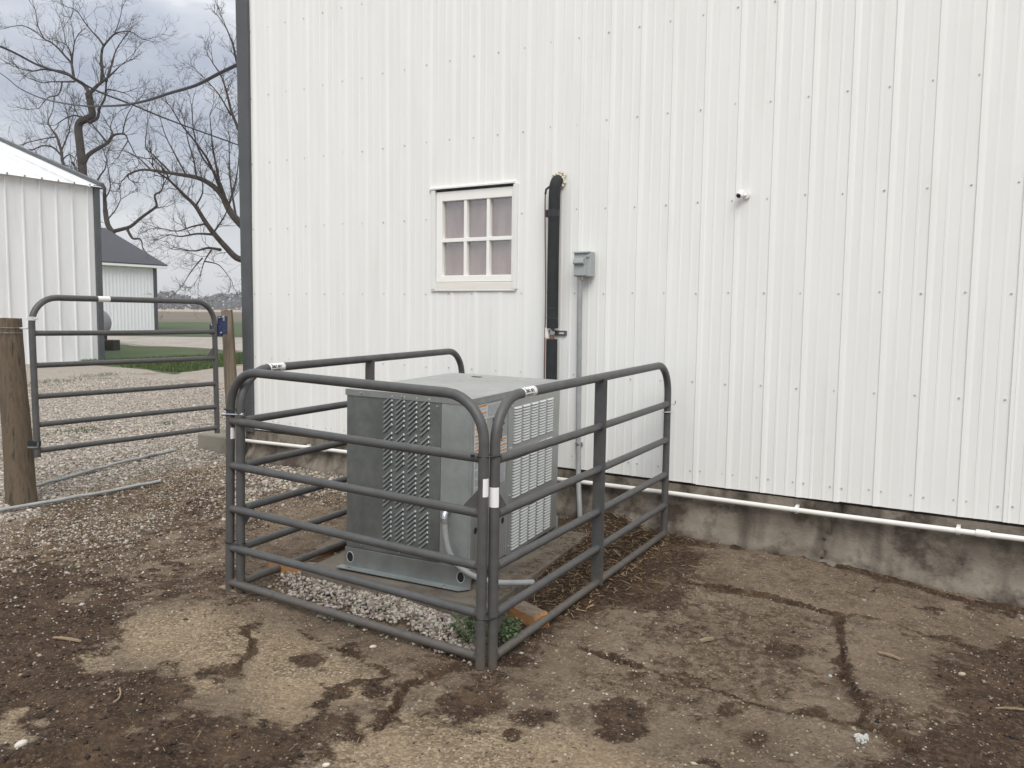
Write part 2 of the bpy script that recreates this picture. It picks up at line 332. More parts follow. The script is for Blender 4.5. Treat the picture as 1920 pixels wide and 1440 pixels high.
SANDY = [pxs([(1620,1290),(1900,1200),(2300,1180),(2900,1290),(3300,1440),(3300,1800),(1500,1800),(1590,1400)], *B1),
         pxs([(1290,800),(1500,830),(1800,1000),(1790,1070),(1500,1120),(1400,1200),(1250,1200),(1180,1100),(1240,980)], *B1)]
SLABS = [(pxs([(270,668),(400,690),(560,722),(700,755),(850,785),(845,870),(838,940),(850,1030),(880,1100),(930,1180),(900,1230),(700,1170),(550,1155),(350,1095),(150,1035),(0,1000)], *B8), -.013),
         (pxs([(850,785),(960,790),(1200,855),(1330,885),(1480,1000),(1480,1350),(1180,1345),(900,1230),(930,1180),(850,1030)], *B8), .009),
         (pxs([(490,800),(650,880),(790,950),(1000,1060),(1180,980),(1350,960),(1200,850),(700,700)], *B6), .010)]
FILM = [(pxs([(-100,800),(250,700),(420,710),(700,770),(830,800),(830,960),(840,1060),(700,1150),(500,1130),(250,1050),(0,980)], *B8), .40),
        (pxs([(300,500),(700,590),(1000,650),(1300,720),(1600,770),(1600,850),(1330,880),(1000,790),(700,740),(420,680)], *B8), .2),
        (pxs([(860,1090),(1130,1120),(1180,1250),(1150,1320),(1000,1250)], *B8), .6), (pxs([(-300,1000),(0,1020),(300,1110),(300,1200),(0,1150),(-250,1120)], *B8), .45),
        (pxs([(700,540),(1080,560),(1300,640),(1230,700),(960,670),(760,650)], *B1), .5), (pxs([(1850,1090),(2300,1150),(2300,1250),(1900,1210)], *B1), .45), (pxs([(100,160),(1090,120),(1090,500),(740,560),(100,470)], *B1), .48)]
GRAVEL2 = [gp(*p, .05)[:2] for p in ((440,880),(520,882),(650,895),(650,918),(590,930),(520,922),(480,945),(430,960),(415,900))]
PENGRAVEL = [gp(525,1078,0)[:2], gp(600,1082,0)[:2], gp(720,1118,0)[:2], gp(850,1165,0)[:2], gp(872,1185,0)[:2], gp(850,1208,0)[:2], gp(760,1180,0)[:2], gp(640,1135,0)[:2], gp(560,1106,0)[:2]]
MULCH = [gp(*p, 0)[:2] for p in ((1000,1160),(925,1120),(940,1085),(1060,1010),(1080,968),(1120,955),(1225,980),(1300,1000),(1310,1060),(1240,1100),(1140,1150),(1060,1165))]
DRIVE_EDGE = [gp(*p, .02)[:2] for p in ((-500,985),(60,948),(180,912),(300,893),(400,858),(440,850))]
def zyard(x, y):
    zw = np.interp(x, [-7, -5.1, -2, -1.1, .03, 4], [.11, .075, .02, .005, -.065, -.10])
    zf = np.interp(x, [-7, -3.6, -2, 0], [.03, .0, -.034, -.05])
    s = sstep(-2.4, 0, y); return zf+(zw-zf)*s
def gbase(x, y):
    s = sstep(-6.2, -8.8, x); z = zyard(x, y)*(1-s)+.15*s
    return z*np.clip(1-np.hypot(x, y)/400*0, 0, 1)
def drive_mask(x, y):
    # 1 on the limestone drive left of the yard
    ex = np.interp(y, [-6, -2.1, -1.4, -.9, 0, 1], [-5.6, -6.15, -6.45, -6.35, -6.35, -6.4])
    return sstep(0.12, -.25, x-ex+fbm(x*2.2, y*2.2, 4, 3)*.55)
def light_mask(x, y):
    w = fbm(x*3, y*3, 4, 24)*.3+fbm(x*11, y*11, 3, 25)*.12; m = np.zeros(x.shape)
    for P in LIGHT+SANDY: m = np.maximum(m, sstep(.12, -.12, poly_sd(x, y, P)+w*.7))
    return m
def dirt_mask(x, y):
    w = fbm(x*1.6, y*1.6, 5, 11)*.34+fbm(x*5, y*5, 4, 21)*.46+fbm(x*17, y*17, 4, 23)*.26
    m = np.zeros(x.shape)
    for P in DIRT: m = np.maximum(m, sstep(.20, -.24, poly_sd(x, y, P)+w*.85))
    for P, k_ in FILM: m = np.maximum(m, k_*sstep(.12, -.12, poly_sd(x, y, P)+w*.6))
    for P in SPOTS: m = np.maximum(m, .95*sstep(.05, -.05, poly_sd(x, y, P)+w*.22))
    for P in LIGHT: m *= 1-.95*sstep(.08, -.06, poly_sd(x, y, P)+w*.6)
    patch = sstep(.12, .26, fbm(x*2.6+4, y*2.6, 4, 35)+fbm(x*11, y*11, 3, 36)*.2)*sstep(-1.0, -4.2, x)*.75
    thin = (.28+.5*fbm(x*.9, y*.9, 3, 37))*sstep(-1.2, -4.6, x)+.06*sstep(-3, -1.4, x)
    m = np.maximum(np.maximum(m, patch*(1-.85*light_mask(x, y))), np.clip(thin, 0, .5)*(1-light_mask(x, y)))
    holes = sstep(.13, .27, fbm(x*3.3+2, y*3.3, 4, 38)+fbm(x*14, y*14, 3, 39)*.22)*sstep(-.8, -2.6, x); m *= 1-.8*holes
    spots = sstep(.20, .30, fbm(x*4.5+9, y*4.5, 4, 31)+fbm(x*19, y*19, 3, 33)*.22)*.85
    m = np.maximum(m, spots); return np.clip(m, 0, 1)
def crack_depth(x, y):
    d = np.zeros(x.shape); fill = np.zeros(x.shape)
    wob = fbm(x*14, y*14, 3, 41)*.05+fbm(x*3.2, y*3.2, 3, 44)*.10
    wid = .62+1.0*vnoise(x*2.6, y*2.6, 77)**1.5+.5*vnoise(x*11, y*11, 78)
    for P, w, dep in CRACKS:
        q = line_d(x+wob, y+fbm(x*14+50, y*14, 3, 43)*.05+fbm(x*3.2+20, y*3.2, 3, 45)*.10, P)
        k = sstep(1.0, .35, q/(w*.62*wid)); d = np.maximum(d, k*dep); fill = np.maximum(fill, np.maximum(sstep(1.4, .55, q/(w*.8*wid)), .8*sstep(5.5, .3, q/w)*sstep(-.02, .16, fbm(x*6+3, y*6, 4, 47)+fbm(x*22, y*22, 3, 48)*.3)))
    return d, fill
UO_ = (-3.191, -2.041)
def ground_full(x, y):
    near = (np.abs(x+3) < 6.5) & (np.abs(y+2) < 4)
    z = gbase(x, y); out = z.copy(); dm = np.zeros(x.shape); cf = np.zeros(x.shape)
    xn, yn = x[near], y[near]
    d = dirt_mask(xn, yn); c, f = crack_depth(xn, yn); d = np.maximum(d, f*.95)
    zz = z[near]+fbm(xn*1.1, yn*1.1, 3, 5)*.03+fbm(xn*9, yn*9, 4, 6)*.008+d*(.004+.028*np.maximum(fbm(xn*6, yn*6, 4, 7), -.1)+.014*fbm(xn*28, yn*28, 3, 8))-c
    for P, dz in SLABS: zz += dz*sstep(.012, -.012, poly_sd(xn+fbm(xn*14, yn*14, 3, 41)*.05+fbm(xn*3.2, yn*3.2, 3, 44)*.10, yn+fbm(xn*14+50, yn*14, 3, 43)*.05+fbm(xn*3.2+20, yn*3.2, 3, 45)*.10, P))
    zz += drive_mask(xn, yn)*(.012+fbm(xn*12, yn*12, 3, 9)*.02)
    sdp = poly_sd(xn, yn, PENGRAVEL); pg = sstep(.06, -.06, sdp); sdm = poly_sd(xn, yn, MULCH); mu_ = sstep(.05, -.2, sdm)
    rd = (xn-UO_[0])*.9924+(yn-UO_[1])*.1227-.783-.19
    zz += .05*pg+.06*mu_*sstep(.30, .02, rd)*sstep(-.3,-.05,rd); d = np.maximum(d, np.maximum(pg, mu_*.9))
    mp_ = gp(85, 1425, 0); zz += .06*np.exp(-((xn-mp_[0])**2+(yn-mp_[1])**2)/.02)*(1+.5*fbm(xn*20, yn*20, 3, 46))
    d = np.maximum(d, np.exp(-((xn-mp_[0])**2+(yn-mp_[1])**2)/.03))
    out[near] = zz; dm[near] = d; cf[near] = light_mask(xn, yn)
    return out, dm, drive_mask(x, y), cf
def gz(x, y): return float(ground_full(np.array([float(x)]), np.array([float(y)]))[0][0])

# ------------------------------------------------------------------ ground sheet
def axis(fine0, fine1, st, lo, hi, g=1.13):
    a = list(np.arange(fine0, fine1, st)); s = st; v = fine0; L = []
    while v > lo: s *= g; v -= s; L.append(v)
    s = st; v = a[-1]; U = []
    while v < hi: s *= g; v += s; U.append(v)
    return np.array(L[::-1]+a+U)
gxs = axis(-7.2, 1.0, .0155, -2500, 2500); gys = axis(-4.6, .12, .0155, -2500, 2500)
X, Y = np.meshgrid(gxs, gys); sh = X.shape
Z, DM, GM, LM = ground_full(X.ravel(), Y.ravel())
V = np.stack([X.ravel(), Y.ravel(), Z], 1)
ii = np.arange(sh[0]*sh[1]).reshape(sh)
Q = np.stack([ii[:-1, :-1], ii[:-1, 1:], ii[1:, 1:], ii[1:, :-1]], -1).reshape(-1, 4)

def ground_mat():
    m = bpy.data.materials.new('yard_ground'); m.use_nodes = True; nt = m.node_tree; L = nt.links; b = nt.nodes['Principled BSDF']
    def n(t, **k):
        q = nt.nodes.new(t)
        for a_, b_ in k.items(): setattr(q, a_, b_)
        return q
    t = n('ShaderNodeTexCoord')
    def noise(s, d=5, r=.6):
        q = n('ShaderNodeTexNoise'); q.inputs['Scale'].default_value = s; q.inputs['Detail'].default_value = d; q.inputs['Roughness'].default_value = r; L.new(t.outputs['Object'], q.inputs['Vector']); return q.outputs['Fac']
    def ramp(f, *st):
        q = n('ShaderNodeValToRGB'); e = q.color_ramp
        while len(e.elements) < len(st): e.elements.new(.5)
        for el, (p, c) in zip(e.elements, st): el.position = p; el.color = (*c, 1)
        L.new(f, q.inputs['Fac']); return q.outputs['Color']
    def mix(f, a, b_, bt='MIX'):
        q = n('ShaderNodeMix'); q.data_type = 'RGBA'; q.blend_type = bt
        if isinstance(f, float): q.inputs['Factor'].default_value = f
        else: L.new(f, q.inputs['Factor'])
        for s, c in (('A', a), ('B', b_)):
            if isinstance(c, tuple): q.inputs[s].default_value = (*c, 1)
            else: L.new(c, q.inputs[s])
        return q.outputs['Result']
    def mr(f, a, b_, lo=0, hi=1):
        q = n('ShaderNodeMapRange'); q.inputs['From Min'].default_value = a; q.inputs['From Max'].default_value = b_; q.inputs['To Min'].default_value = lo; q.inputs['To Max'].default_value = hi
        L.new(f, q.inputs['Value']); return q.outputs[0]
    def vor(s, feat='F1'):
        q = n('ShaderNodeTexVoronoi'); q.feature = feat; q.inputs['Scale'].default_value = s; L.new(t.outputs['Object'], q.inputs['Vector']); return q
    a1 = n('ShaderNodeAttribute'); a1.attribute_name = 'dirt'; a2 = n('ShaderNodeAttribute'); a2.attribute_name = 'gravel'
    # old concrete with worn aggregate
    a3 = n('ShaderNodeAttribute'); a3.attribute_name = 'sand'
    conc = ramp(noise(1.7), (.3, (.128, .092, .064)), (.5, (.186, .138, .099)), (.7, (.255, .198, .147)))
    conc = mix(mr(noise(7, 8, .75), .47, .60, 0, .85), conc, (.078, .056, .040))
    sandc = ramp(noise(3.1, 6), (.3, (.25, .182, .115)), (.5, (.37, .278, .182)), (.7, (.49, .39, .265)))
    conc = mix(a3.outputs['Fac'], conc, sandc)
    v1 = vor(95); agg = ramp(v1.outputs['Color'], (0, (.06, .043, .029)), (.45, (.18, .134, .09)), (.75, (.36, .28, .185)), (1, (.58, .49, .36)))
    agf = n('ShaderNodeMath', operation='MULTIPLY'); L.new(mr(noise(2.3, 4), .38, .6, .45, 1.0), agf.inputs[0]); L.new(mr(a3.outputs['Fac'], 0, 1, .30, .85), agf.inputs[1])
    conc = mix(agf.outputs[0], conc, agg)
    v2 = vor(38); sp = mr(v2.outputs['Distance'], .16, .24, 1, 0)
    vv = vor(38); 
    wn_ = n('ShaderNodeTexWhiteNoise'); L.new(v2.outputs['Position'], wn_.inputs['Vector'])
    pick = mr(wn_.outputs['Value'], .74, .76); mu = n('ShaderNodeMath', operation='MULTIPLY'); L.new(sp, mu.inputs[0]); L.new(pick, mu.inputs[1])
    conc = mix(mu.outputs[0], conc, ramp(wn_.outputs['Color'], (0, (.16, .12, .085)), (.6, (.30, .245, .17)), (1, (.46, .40, .31))))
    # dark damp soil
    soil = ramp(noise(5, 8, .7), (.3, (.024, .0138, .0082)), (.5, (.056, .034, .0205)), (.72, (.125, .080, .050)))
    soil = mix(mr(noise(45, 7, .75), .5, .62, 0, .7), soil, (.165, .108, .070))
    soil = mix(mr(noise(28, 8, .8), .56, .60, 0, .55), soil, (.018, .012, .009))
    soil = mix(mu.outputs[0], soil, ramp(wn_.outputs['Color'], (0, (.06, .043, .03)), (.7, (.16, .125, .09)), (1, (.36, .31, .245))))
    # limestone drive fines
    grv = ramp(noise(2.1, 6), (.3, (.28, .232, .19)), (.7, (.41, .35, .295)))
    v3 = vor(55); grv2 = ramp(v3.outputs['Color'], (0, (.16, .136, .112)), (.5, (.35, .31, .268)), (1, (.58, .53, .475)))
    grv = mix(.65, grv, grv2)
    grv = mix(mr(noise(.8, 6), .58, .68, 0, .55), grv, (.13, .105, .08))
    dn = noise(18, 9, .78); dsum = n('ShaderNodeMath', operation='MULTIPLY_ADD'); dsum.inputs[1].default_value = 2.6; L.new(dn, dsum.inputs[0])
    sub = n('ShaderNodeMath', operation='ADD'); sub.inputs[1].default_value = -1.3; L.new(a1.outputs['Fac'], sub.inputs[0]); L.new(sub.outputs[0], dsum.inputs[2])
    dmask = mr(dsum.outputs[0], .30, .62)
    col = mix(dmask, conc, soil); col = mix(a2.outputs['Fac'], col, grv)
    L.new(col, b.inputs['Base Color']); b.inputs['Roughness'].default_value = .92; b.inputs['Specular IOR Level'].default_value = .25
    bp = n('ShaderNodeBump'); bp.inputs['Strength'].default_value = .9; bp.inputs['Distance'].default_value = .016
    ad = n('ShaderNodeMath', operation='ADD'); L.new(noise(55, 8, .75), ad.inputs[0]); L.new(mr(v1.outputs['Distance'], 0, .7, .35, 0), ad.inputs[1])
    L.new(ad.outputs[0], bp.inputs['Height']); L.new(bp.outputs[0], b.inputs['Normal'])
    return m
go = raw_mesh('ground', V, Q, ground_mat(), smooth=True)
for nm, arr in (('dirt', DM), ('gravel', GM), ('sand', LM)):
    a = go.data.attributes.new(nm, 'FLOAT', 'POINT'); a.data.foreach_set('value', arr.astype(np.float32))
tag(go, 'worn concrete yard with dark damp soil and pale limestone drive', kind='structure')

def sheet(name, pts, m, z, label, noise_amp=.4, seg=.6, kind='structure'):
    P = []; n = len(pts)
    for i in range(n):
        a = np.array(pts[i]); b = np.array(pts[(i+1) % n]); k = max(2, min(60, int(np.linalg.norm(b-a)/seg)))
        for j in range(k):
            p = a+(b-a)*j/k; P.append(p)
    P = np.array(P); P[:, 0] += fbm(P[:, 0]*.7, P[:, 1]*.7, 4, 91)*noise_amp*2; P[:, 1] += fbm(P[:, 0]*.7+30, P[:, 1]*.7, 4, 92)*noise_amp*2
    me = bpy.data.meshes.new(name); me.from_pydata([(p[0], p[1], z) for p in P], [], [tuple(range(len(P)))]); me.materials.append(MT[m])
    o = bpy.data.objects.new(name, me); COL.objects.link(o); tag(o, label, kind=kind); return o
zf = .15
farpts = lambda L: [tuple(gp(x, y, zf)[:2]) for x, y in L]
sheet('lawn', farpts([(150,650),(210,646),(400,655),(470,662),(560,668),(530,684),(440,683),(330,701),(250,690),(190,684),(120,676)]), 'lawn', zf+.006, 'short green grass island between the two gravel drives', .5)
sheet('back_drive', farpts([(-400,632),(200,630),(450,633),(700,637),(700,668),(470,660),(400,655),(205,644),(-400,640)]), 'gravelroad', zf+.010, 'pale limestone back drive beyond the grass island', .6)
sheet('verge_lawn', farpts([(-900,602),(300,604),(900,606),(900,640),(450,633),(200,630),(-900,628)]), 'lawn', zf+.014, 'green grass verge in front of the ploughed field', 1.2, 3)
sheet('field', farpts([(-3000,584),(300,583.5),(2600,610),(2600,622),(300,604),(-3000,600)]), 'field', zf+.018, 'brown ploughed field beyond the grass verge', 1.5, 20)
sheet('stubble_field', farpts([(-3000,578.5),(300,578.6),(2600,606),(2600,610.6),(300,583.8),(-3000,584.2)]), 'stubble', zf+.022, 'tan strip of stubble at the far edge of the field', 2, 60)

# ------------------------------------------------------------------ barn
RIB0 = -0.0627; PITCHX = .2286; SB = .385; TOPZ = 6.2; XR = 5.0; XL = -6.40
barn = empty('barn', (-3, 0, 0))
tag(barn, 'tall white ribbed steel barn with charcoal corner trim filling the background', 'barn')
def rib_profile(x0, x1):
    # (x, y) pairs for one sheet; y negative = towards the viewer
    P = []
    k0 = math.floor((x0-RIB0)/PITCHX)-1; k1 = math.ceil((x1-RIB0)/PITCHX)+1
    for k in range(k0, k1+1):
        c = RIB0+k*PITCHX
        P += [(c-.0145, 0), (c-.0095, -.0080), (c+.0095, -.0050), (c+.026, 0)]
        for q in (.0762, .1524): P += [(c+q-.010, 0), (c+q-.006, -.0016), (c+q+.006, -.0016), (c+q+.010, 0)]
    P = sorted(P); return [p for p in P if x0 < p[0] < x1]
def yprof(x):
    t = (x-RIB0+PITCHX/2) % PITCHX-PITCHX/2
    return -.0075*float(np.clip((.018-abs(t))/.0085, 0, 1))
YS = -.012
WX0, WX1, WZ0, WZ1 = -4.13, -3.365, 1.715, 2.515     # window opening
def siding_sheet(x0, x1, z0, z1, yo):
    mid = [p for p in rib_profile(x0, x1)]
    P = [(x0, yprof(x0))]+mid+[(x1, yprof(x1))]
    zs = [z0]+list(np.arange(z0+.4, z1-.1, .4))+[z1]
    vs_ = []; fs = []; n = len(P)
    for z in zs:
        for (x, y) in P: vs_.append((x, YS+yo+y+.0016*math.sin(z*2.3+x*5)*(1 if y == 0 else .4)+.0012*math.sin(z*5.1+x*13)+(.0042*float(fbm(np.array([x*17.0]), np.array([z*.55]), 2, 99)[0]) if y > -.004 else 0), z))
    for i in range(len(zs)-1):
        for j in range(n-1): fs.append((i*n+j, i*n+j+1, (i+1)*n+j+1, (i+1)*n+j))
    return MB().add(vs_, fs)
SW = 4*PITCHX; kk = 0; x = RIB0-7*SW-.0
xs0 = [XL]+[RIB0+k*SW+.012 for k in range(-6, 6) if XL+.1 < RIB0+k*SW+.012 < XR]+[XR]
for i in range(len(xs0)-1):
    a, b = xs0[i], xs0[i+1]; yo = -.0008*(i % 2)
    if b <= WX0+.02 or a >= WX1-.02:
        segs = [(a, b, SB, TOPZ)]
    else:
        segs = []
        a_, b_ = max(a, WX0), min(b, WX1)
        mb = MB()
        for (p, q, r_, s_) in ((a, a_, SB, TOPZ), (b_, b, SB, TOPZ), (a_, b_, SB, WZ0), (a_, b_, WZ1, TOPZ)):
            if q-p > .004:
                t = siding_sheet(p, q, r_, s_, yo); mb.add(t.v, t.f)
        o = mb.build('siding_sheet', 'siding', barn); continue
    t = siding_sheet(a, b+.012, SB+random.uniform(-.004, .004), TOPZ, yo)
    o = t.build('siding_sheet', 'siding', barn)
    o.modifiers.new('thickness', 'SOLIDIFY').thickness = .001
# screws
mb = MB(); rows = [1.083-.6053, 1.083, 1.683, 2.285, 2.891, 3.497, 4.10, 4.71]
k = math.ceil((XL-RIB0)/PITCHX)
while RIB0+k*PITCHX < 1.5:
    c = RIB0+k*PITCHX
    for ri, z in enumerate(rows):
        for sx_ in ((-.034,) if ri else (-.034, .036)):
            xx = c+sx_+random.uniform(-.004, .004); zz = z+random.uniform(-.006, .006)
            if WX0-.03 < xx < WX1+.03 and WZ0-.03 < zz < WZ1+.03: continue
            mb.tube([(xx, YS+.001, zz), (xx, YS-.0025, zz)], .0064, 6); mb.tube([(xx, YS-.0025, zz), (xx, YS-.0065, zz)], .0037, 6)
    k += 1
MT['screw'] = mat('screw_head', (.46, .46, .44), .5, .2, var=(.62, .62, .59), scale=3)
tag(mb.build('screw_heads', 'screw', barn), kind='stuff')
# corner trim: an angle with a raised bead
mb = MB()
for (x0t, x1t, x0b, x1b, y0, y1) in ((-6.455, -6.315, -6.425, -6.335, -.034, .02), (-6.316, -6.268, -6.336, -6.298, -.042, .02)):
    mb.hexa([(x0b, y0, SB-.03), (x1b, y0, SB-.03), (x1b, y1, SB-.03), (x0b, y1, SB-.03), (x0t, y0, TOPZ), (x1t, y0, TOPZ), (x1t, y1, TOPZ), (x0t, y1, TOPZ)])
mb.build('corner_trim', 'trim', barn, bevel=.004)
MB().box(-6.405, -6.38, .021, 9, SB, TOPZ).build('end_wall', 'siding', barn)
MB().box(XR-.02, XR+.0, .021, 9, SB, TOPZ).build('end_wall', 'siding', barn)
MB().box(-6.37, XR-.03, 8.9, 9, SB, TOPZ).build('rear_wall', 'siding', barn)
mb = MB(); mb.hexa([(-6.6, -.02, 6.21), (XR+.2, -.02, 6.21), (XR+.2, 4.5, 7.7), (-6.6, 4.5, 7.7), (-6.6, -.02, 6.27), (XR+.2, -.02, 6.27), (XR+.2, 4.5, 7.76), (-6.6, 4.5, 7.76)])
mb.hexa([(-6.6, 4.5, 7.7), (XR+.2, 4.5, 7.7), (XR+.2, 9.1, 6.2), (-6.6, 9.1, 6.2), (-6.6, 4.5, 7.76), (XR+.2, 4.5, 7.76), (XR+.2, 9.1, 6.26), (-6.6, 9.1, 6.26)])
mb.build('roof', 'roofw', barn)
# foundation
def found_mat():
    m = mat('old_foundation', (.15, .128, .102), .95, var=(.27, .235, .19), scale=2.6, bump=.5, bscale=60, var2=(.062, .048, .036), scale2=3.4, w2=(.48, .62))
    nt = m.node_tree; L = nt.links; b = nt.nodes['Principled BSDF']; src = b.inputs['Base Color'].links[0].from_socket
    t = nt.nodes.new('ShaderNodeTexCoord'); mp_ = nt.nodes.new('ShaderNodeMapping'); mp_.inputs['Scale'].default_value = (4.5, 1, .9); L.new(t.outputs['Object'], mp_.inputs[0])
    n = nt.nodes.new('ShaderNodeTexNoise'); n.inputs['Scale'].default_value = 1.3; n.inputs['Detail'].default_value = 4; L.new(mp_.outputs[0], n.inputs[0])
    r = nt.nodes.new('ShaderNodeMapRange'); r.inputs['From Min'].default_value = .50; r.inputs['From Max'].default_value = .66; r.inputs['To Max'].default_value = .75; L.new(n.outputs['Fac'], r.inputs['Value'])
    mx = nt.nodes.new('ShaderNodeMix'); mx.data_type = 'RGBA'; mx.inputs['B'].default_value = (.055, .046, .037, 1); L.new(r.outputs[0], mx.inputs['Factor']); L.new(src, mx.inputs['A']); L.new(mx.outputs['Result'], b.inputs['Base Color'])
    return m
fx = np.arange(-6.36, 5.0, .02); fz = np.arange(-.32, .3851, .0186)
X, Zf = np.meshgrid(fx, fz); gl = zyard(X, np.zeros_like(X))
hgt = np.clip(Zf-gl, 0, 1)
Yf = -.006-.022*fbm(X*3, Zf*3, 4, 51)-.014*fbm(X*14, Zf*14, 4, 52)+.012*sstep(.2, .3, fbm(X*9+5, Zf*9, 4, 55))-.05*np.exp(-(hgt/.07)**2)*(1.1+1.6*fbm(X*2.2, Zf*0, 3, 53))-.012*sstep(.2, .12, hgt+fbm(X*1.5, Zf*1.5, 3, 54)*.15)
pc = [(w_[0], w_[2]) for w_ in (CAM+ray(x, y)*(5.41/ray(x, y)[1]) for x, y in ((1580,940),(1576,962),(1558,985),(1548,1005),(1543,1020),(1545,1045)))]
cd_ = line_d(X+fbm(X*20, Zf*20, 3, 61)*.03, Zf, pc); Yf += .045*sstep(.02, .004, cd_)
hx = line_d(X, Zf, [(-1.32, .0), (-1.1, .02), (-.75, -.01)]); Yf += .03*sstep(.05, .0, hx+fbm(X*9, Zf*9, 3, 62)*.06)
Yf = np.where(Zf > .372, np.maximum(Yf, -.006), Yf)
Vf = np.stack([X.ravel(), Yf.ravel(), Zf.ravel()], 1); s2 = X.shape; ii = np.arange(X.size).reshape(s2)
Qf = np.stack([ii[:-1, :-1], ii[:-1, 1:], ii[1:, 1:], ii[1:, :-1]], -1).reshape(-1, 4)
fo = raw_mesh('foundation', Vf-np.array([-3, 0, 0]), Qf, found_mat(), smooth=True); fo.parent = barn
MB().box(-6.36, 5, .03, 8.9, -.3, .384).build('foundation_core', fo.data.materials[0], barn)
MB().box(-6.44, -6.361, .0, 8.9, -.3, .37).build('foundation_end', fo.data.materials[0], barn)

# window (part of the barn)
sash = MB()
gx0, gx1, gz0, gz1 = -4.05, -3.392, 1.826, 2.415; fo0, fo1, fz0, fz1 = -4.108, -3.383+.0, 1.775, 2.492
fo1 = -3.372
yF = -.016
sash.box(fo0, gx0, yF, .04, fz0, fz1); sash.box(gx1, fo1, yF, .04, fz0, fz1); sash.box(gx0, gx1, yF, .04, fz0, gz0); sash.box(gx0, gx1, yF, .04, gz1, fz1)
win = sash.build('window', 'sash', barn, bevel=.004)
gw = (gx1-gx0); mw = .028; c1 = gx0+gw*.333+.004; c2 = gx0+gw*.667; cz = gz0+(gz1-gz0)*.475
for c in (c1, c2): MB().box(c-mw/2, c+mw/2, yF+.006, .034, gz0, gz1).build('muntin', 'sash', win, bevel=.003)
MB().box(gx0, gx1, yF+.005, .035, cz-.015, cz+.015).build('muntin', 'sash', win, bevel=.003)
for (a, b) in ((gx0, c1-mw/2), (c1+mw/2, c2-mw/2), (c2+mw/2, gx1)):
    for (c, d) in ((gz0, cz-.015), (cz+.015, gz1)): MB().box(a, b, .018, .021, c, d).build('pane', 'glass', win)
# curtain with shallow folds
cx = np.linspace(gx0-.03, gx1+.03, 60); vs_ = []; fs = []
for z in (gz0-.03, gz1+.03):
    for x in cx: vs_.append((x, .040+.005*math.sin(x*26)+.003*math.sin(x*61), z))
for j in range(59): fs.append((j, j+1, 60+j+1, 60+j))
MB().add(vs_, fs).build('curtain', 'curtain', win, smooth=True)
MB().box(gx0-.1, gx1+.1, .1, .12, gz0-.1, gz1+.1).build('reveal_back', 'hole', win)
MB().box(fo0-.028, fo1+.012, -.025, .03, 1.715, 1.772).build('sill', 'sill', win, bevel=.004)
MB().box(fo0-.04, fo1+.03, -.030, .0, 1.702, 1.7145).build('sill_trim', 'drip', win, bevel=.003)
MB().prism([(0, .002), (-.040, -.002), (-.040, .010), (0, .026)], (-3.76, 0, 2.512), (0, 1, 0), (0, 0, 1), (1, 0, 0), .81).build('drip_cap', 'drip', win)
for (a, b) in ((fo0-.04, fo0-.003), (fo1+.003, fo1+.040)): MB().box(a, b, -.034, .0, 1.7148, 2.51).build('side_trim', 'drip', win, bevel=.003)
MB().box(fo0+.002, fo1-.002, -.020, -.0165, 2.4925, 2.498).build('head_gap', 'hole', win)

# ------------------------------------------------------------------ pen panels
H = {2: .940, 3: .697, 4: .461, 5: .246, 6: .050}; TOPH = 1.21; RF = .0235; RR = .0208
MT['welded'] = MT['tube']
def arc_frame(P0, P1, T0, T1, top, rad=.20, base0=0, base1=0):
    """Post, quarter bend, top rail, quarter bend, post."""
    P0, P1, T0, T1 = (np.array(q, float) for q in (P0, P1, T0, T1))
    pts = [P0, P0+(T0-P0)*.35, ]
    L = np.linalg.norm(T1-T0); h = np.linalg.norm(T0-P0); d = (T1-T0)/L; u0 = (T0-P0)/h; u1 = (T1-P1)/np.linalg.norm(T1-P1)
    c0 = T0-u0*rad+d*rad; c1 = T1-u1*rad-d*rad
    for i in range(9):
        a = math.pi/2*i/8; pts.append(c0-d*rad*math.cos(a)+u0*rad*math.sin(a))
    pts.append((T0+T1)/2)
    for i in range(9):
        a = math.pi/2*i/8; pts.append(c1+d*rad*math.sin(a)+u1*rad*math.cos(a))
    pts += [P1+(T1-P1)*.35, P1]; return pts
def sticker_patch(parent, o, d, a0, length, r, ang, m, name, extra=0.0006, slant=0):
    """Thin curved label wrapped round a tube: o start, d along tube, a0 outward direction of its centre."""
    d = np.array(d)/np.linalg.norm(d); a0 = np.array(a0)-d*(np.array(a0)@d); a0 /= np.linalg.norm(a0); b0 = np.cross(d, a0)
    vs_ = []; fs = []; n = 12; rr = r+extra
    for i in range(n+1):
        t = -ang/2+ang*i/n
        for s in (0, length):
            s2 = s+(slant*(i/n-.5) if s == 0 else 0)
            vs_.append(np.array(o)+d*s2+rr*(math.cos(t)*a0+math.sin(t)*b0))
    for i in range(n): fs.append((2*i, 2*i+1, 2*i+3, 2*i+2))
    return MB().add(vs_, fs).build(name, m, parent, smooth=True)
def text_mesh(body, size, bold=0):
    cu = bpy.data.curves.new('lettering', 'FONT'); cu.body = body; cu.size = size; cu.offset = bold; cu.resolution_u = 3
    ob = bpy.data.objects.new('lettering', cu); COL.objects.link(ob)
    dg = bpy.context.evaluated_depsgraph_get(); me = bpy.data.meshes.new_from_object(ob.evaluated_get(dg))
    V_ = np.array([v.co[:] for v in me.vertices]); P_ = [tuple(p.vertices) for p in me.polygons]
    bpy.data.objects.remove(ob); bpy.data.meshes.remove(me); return V_, P_
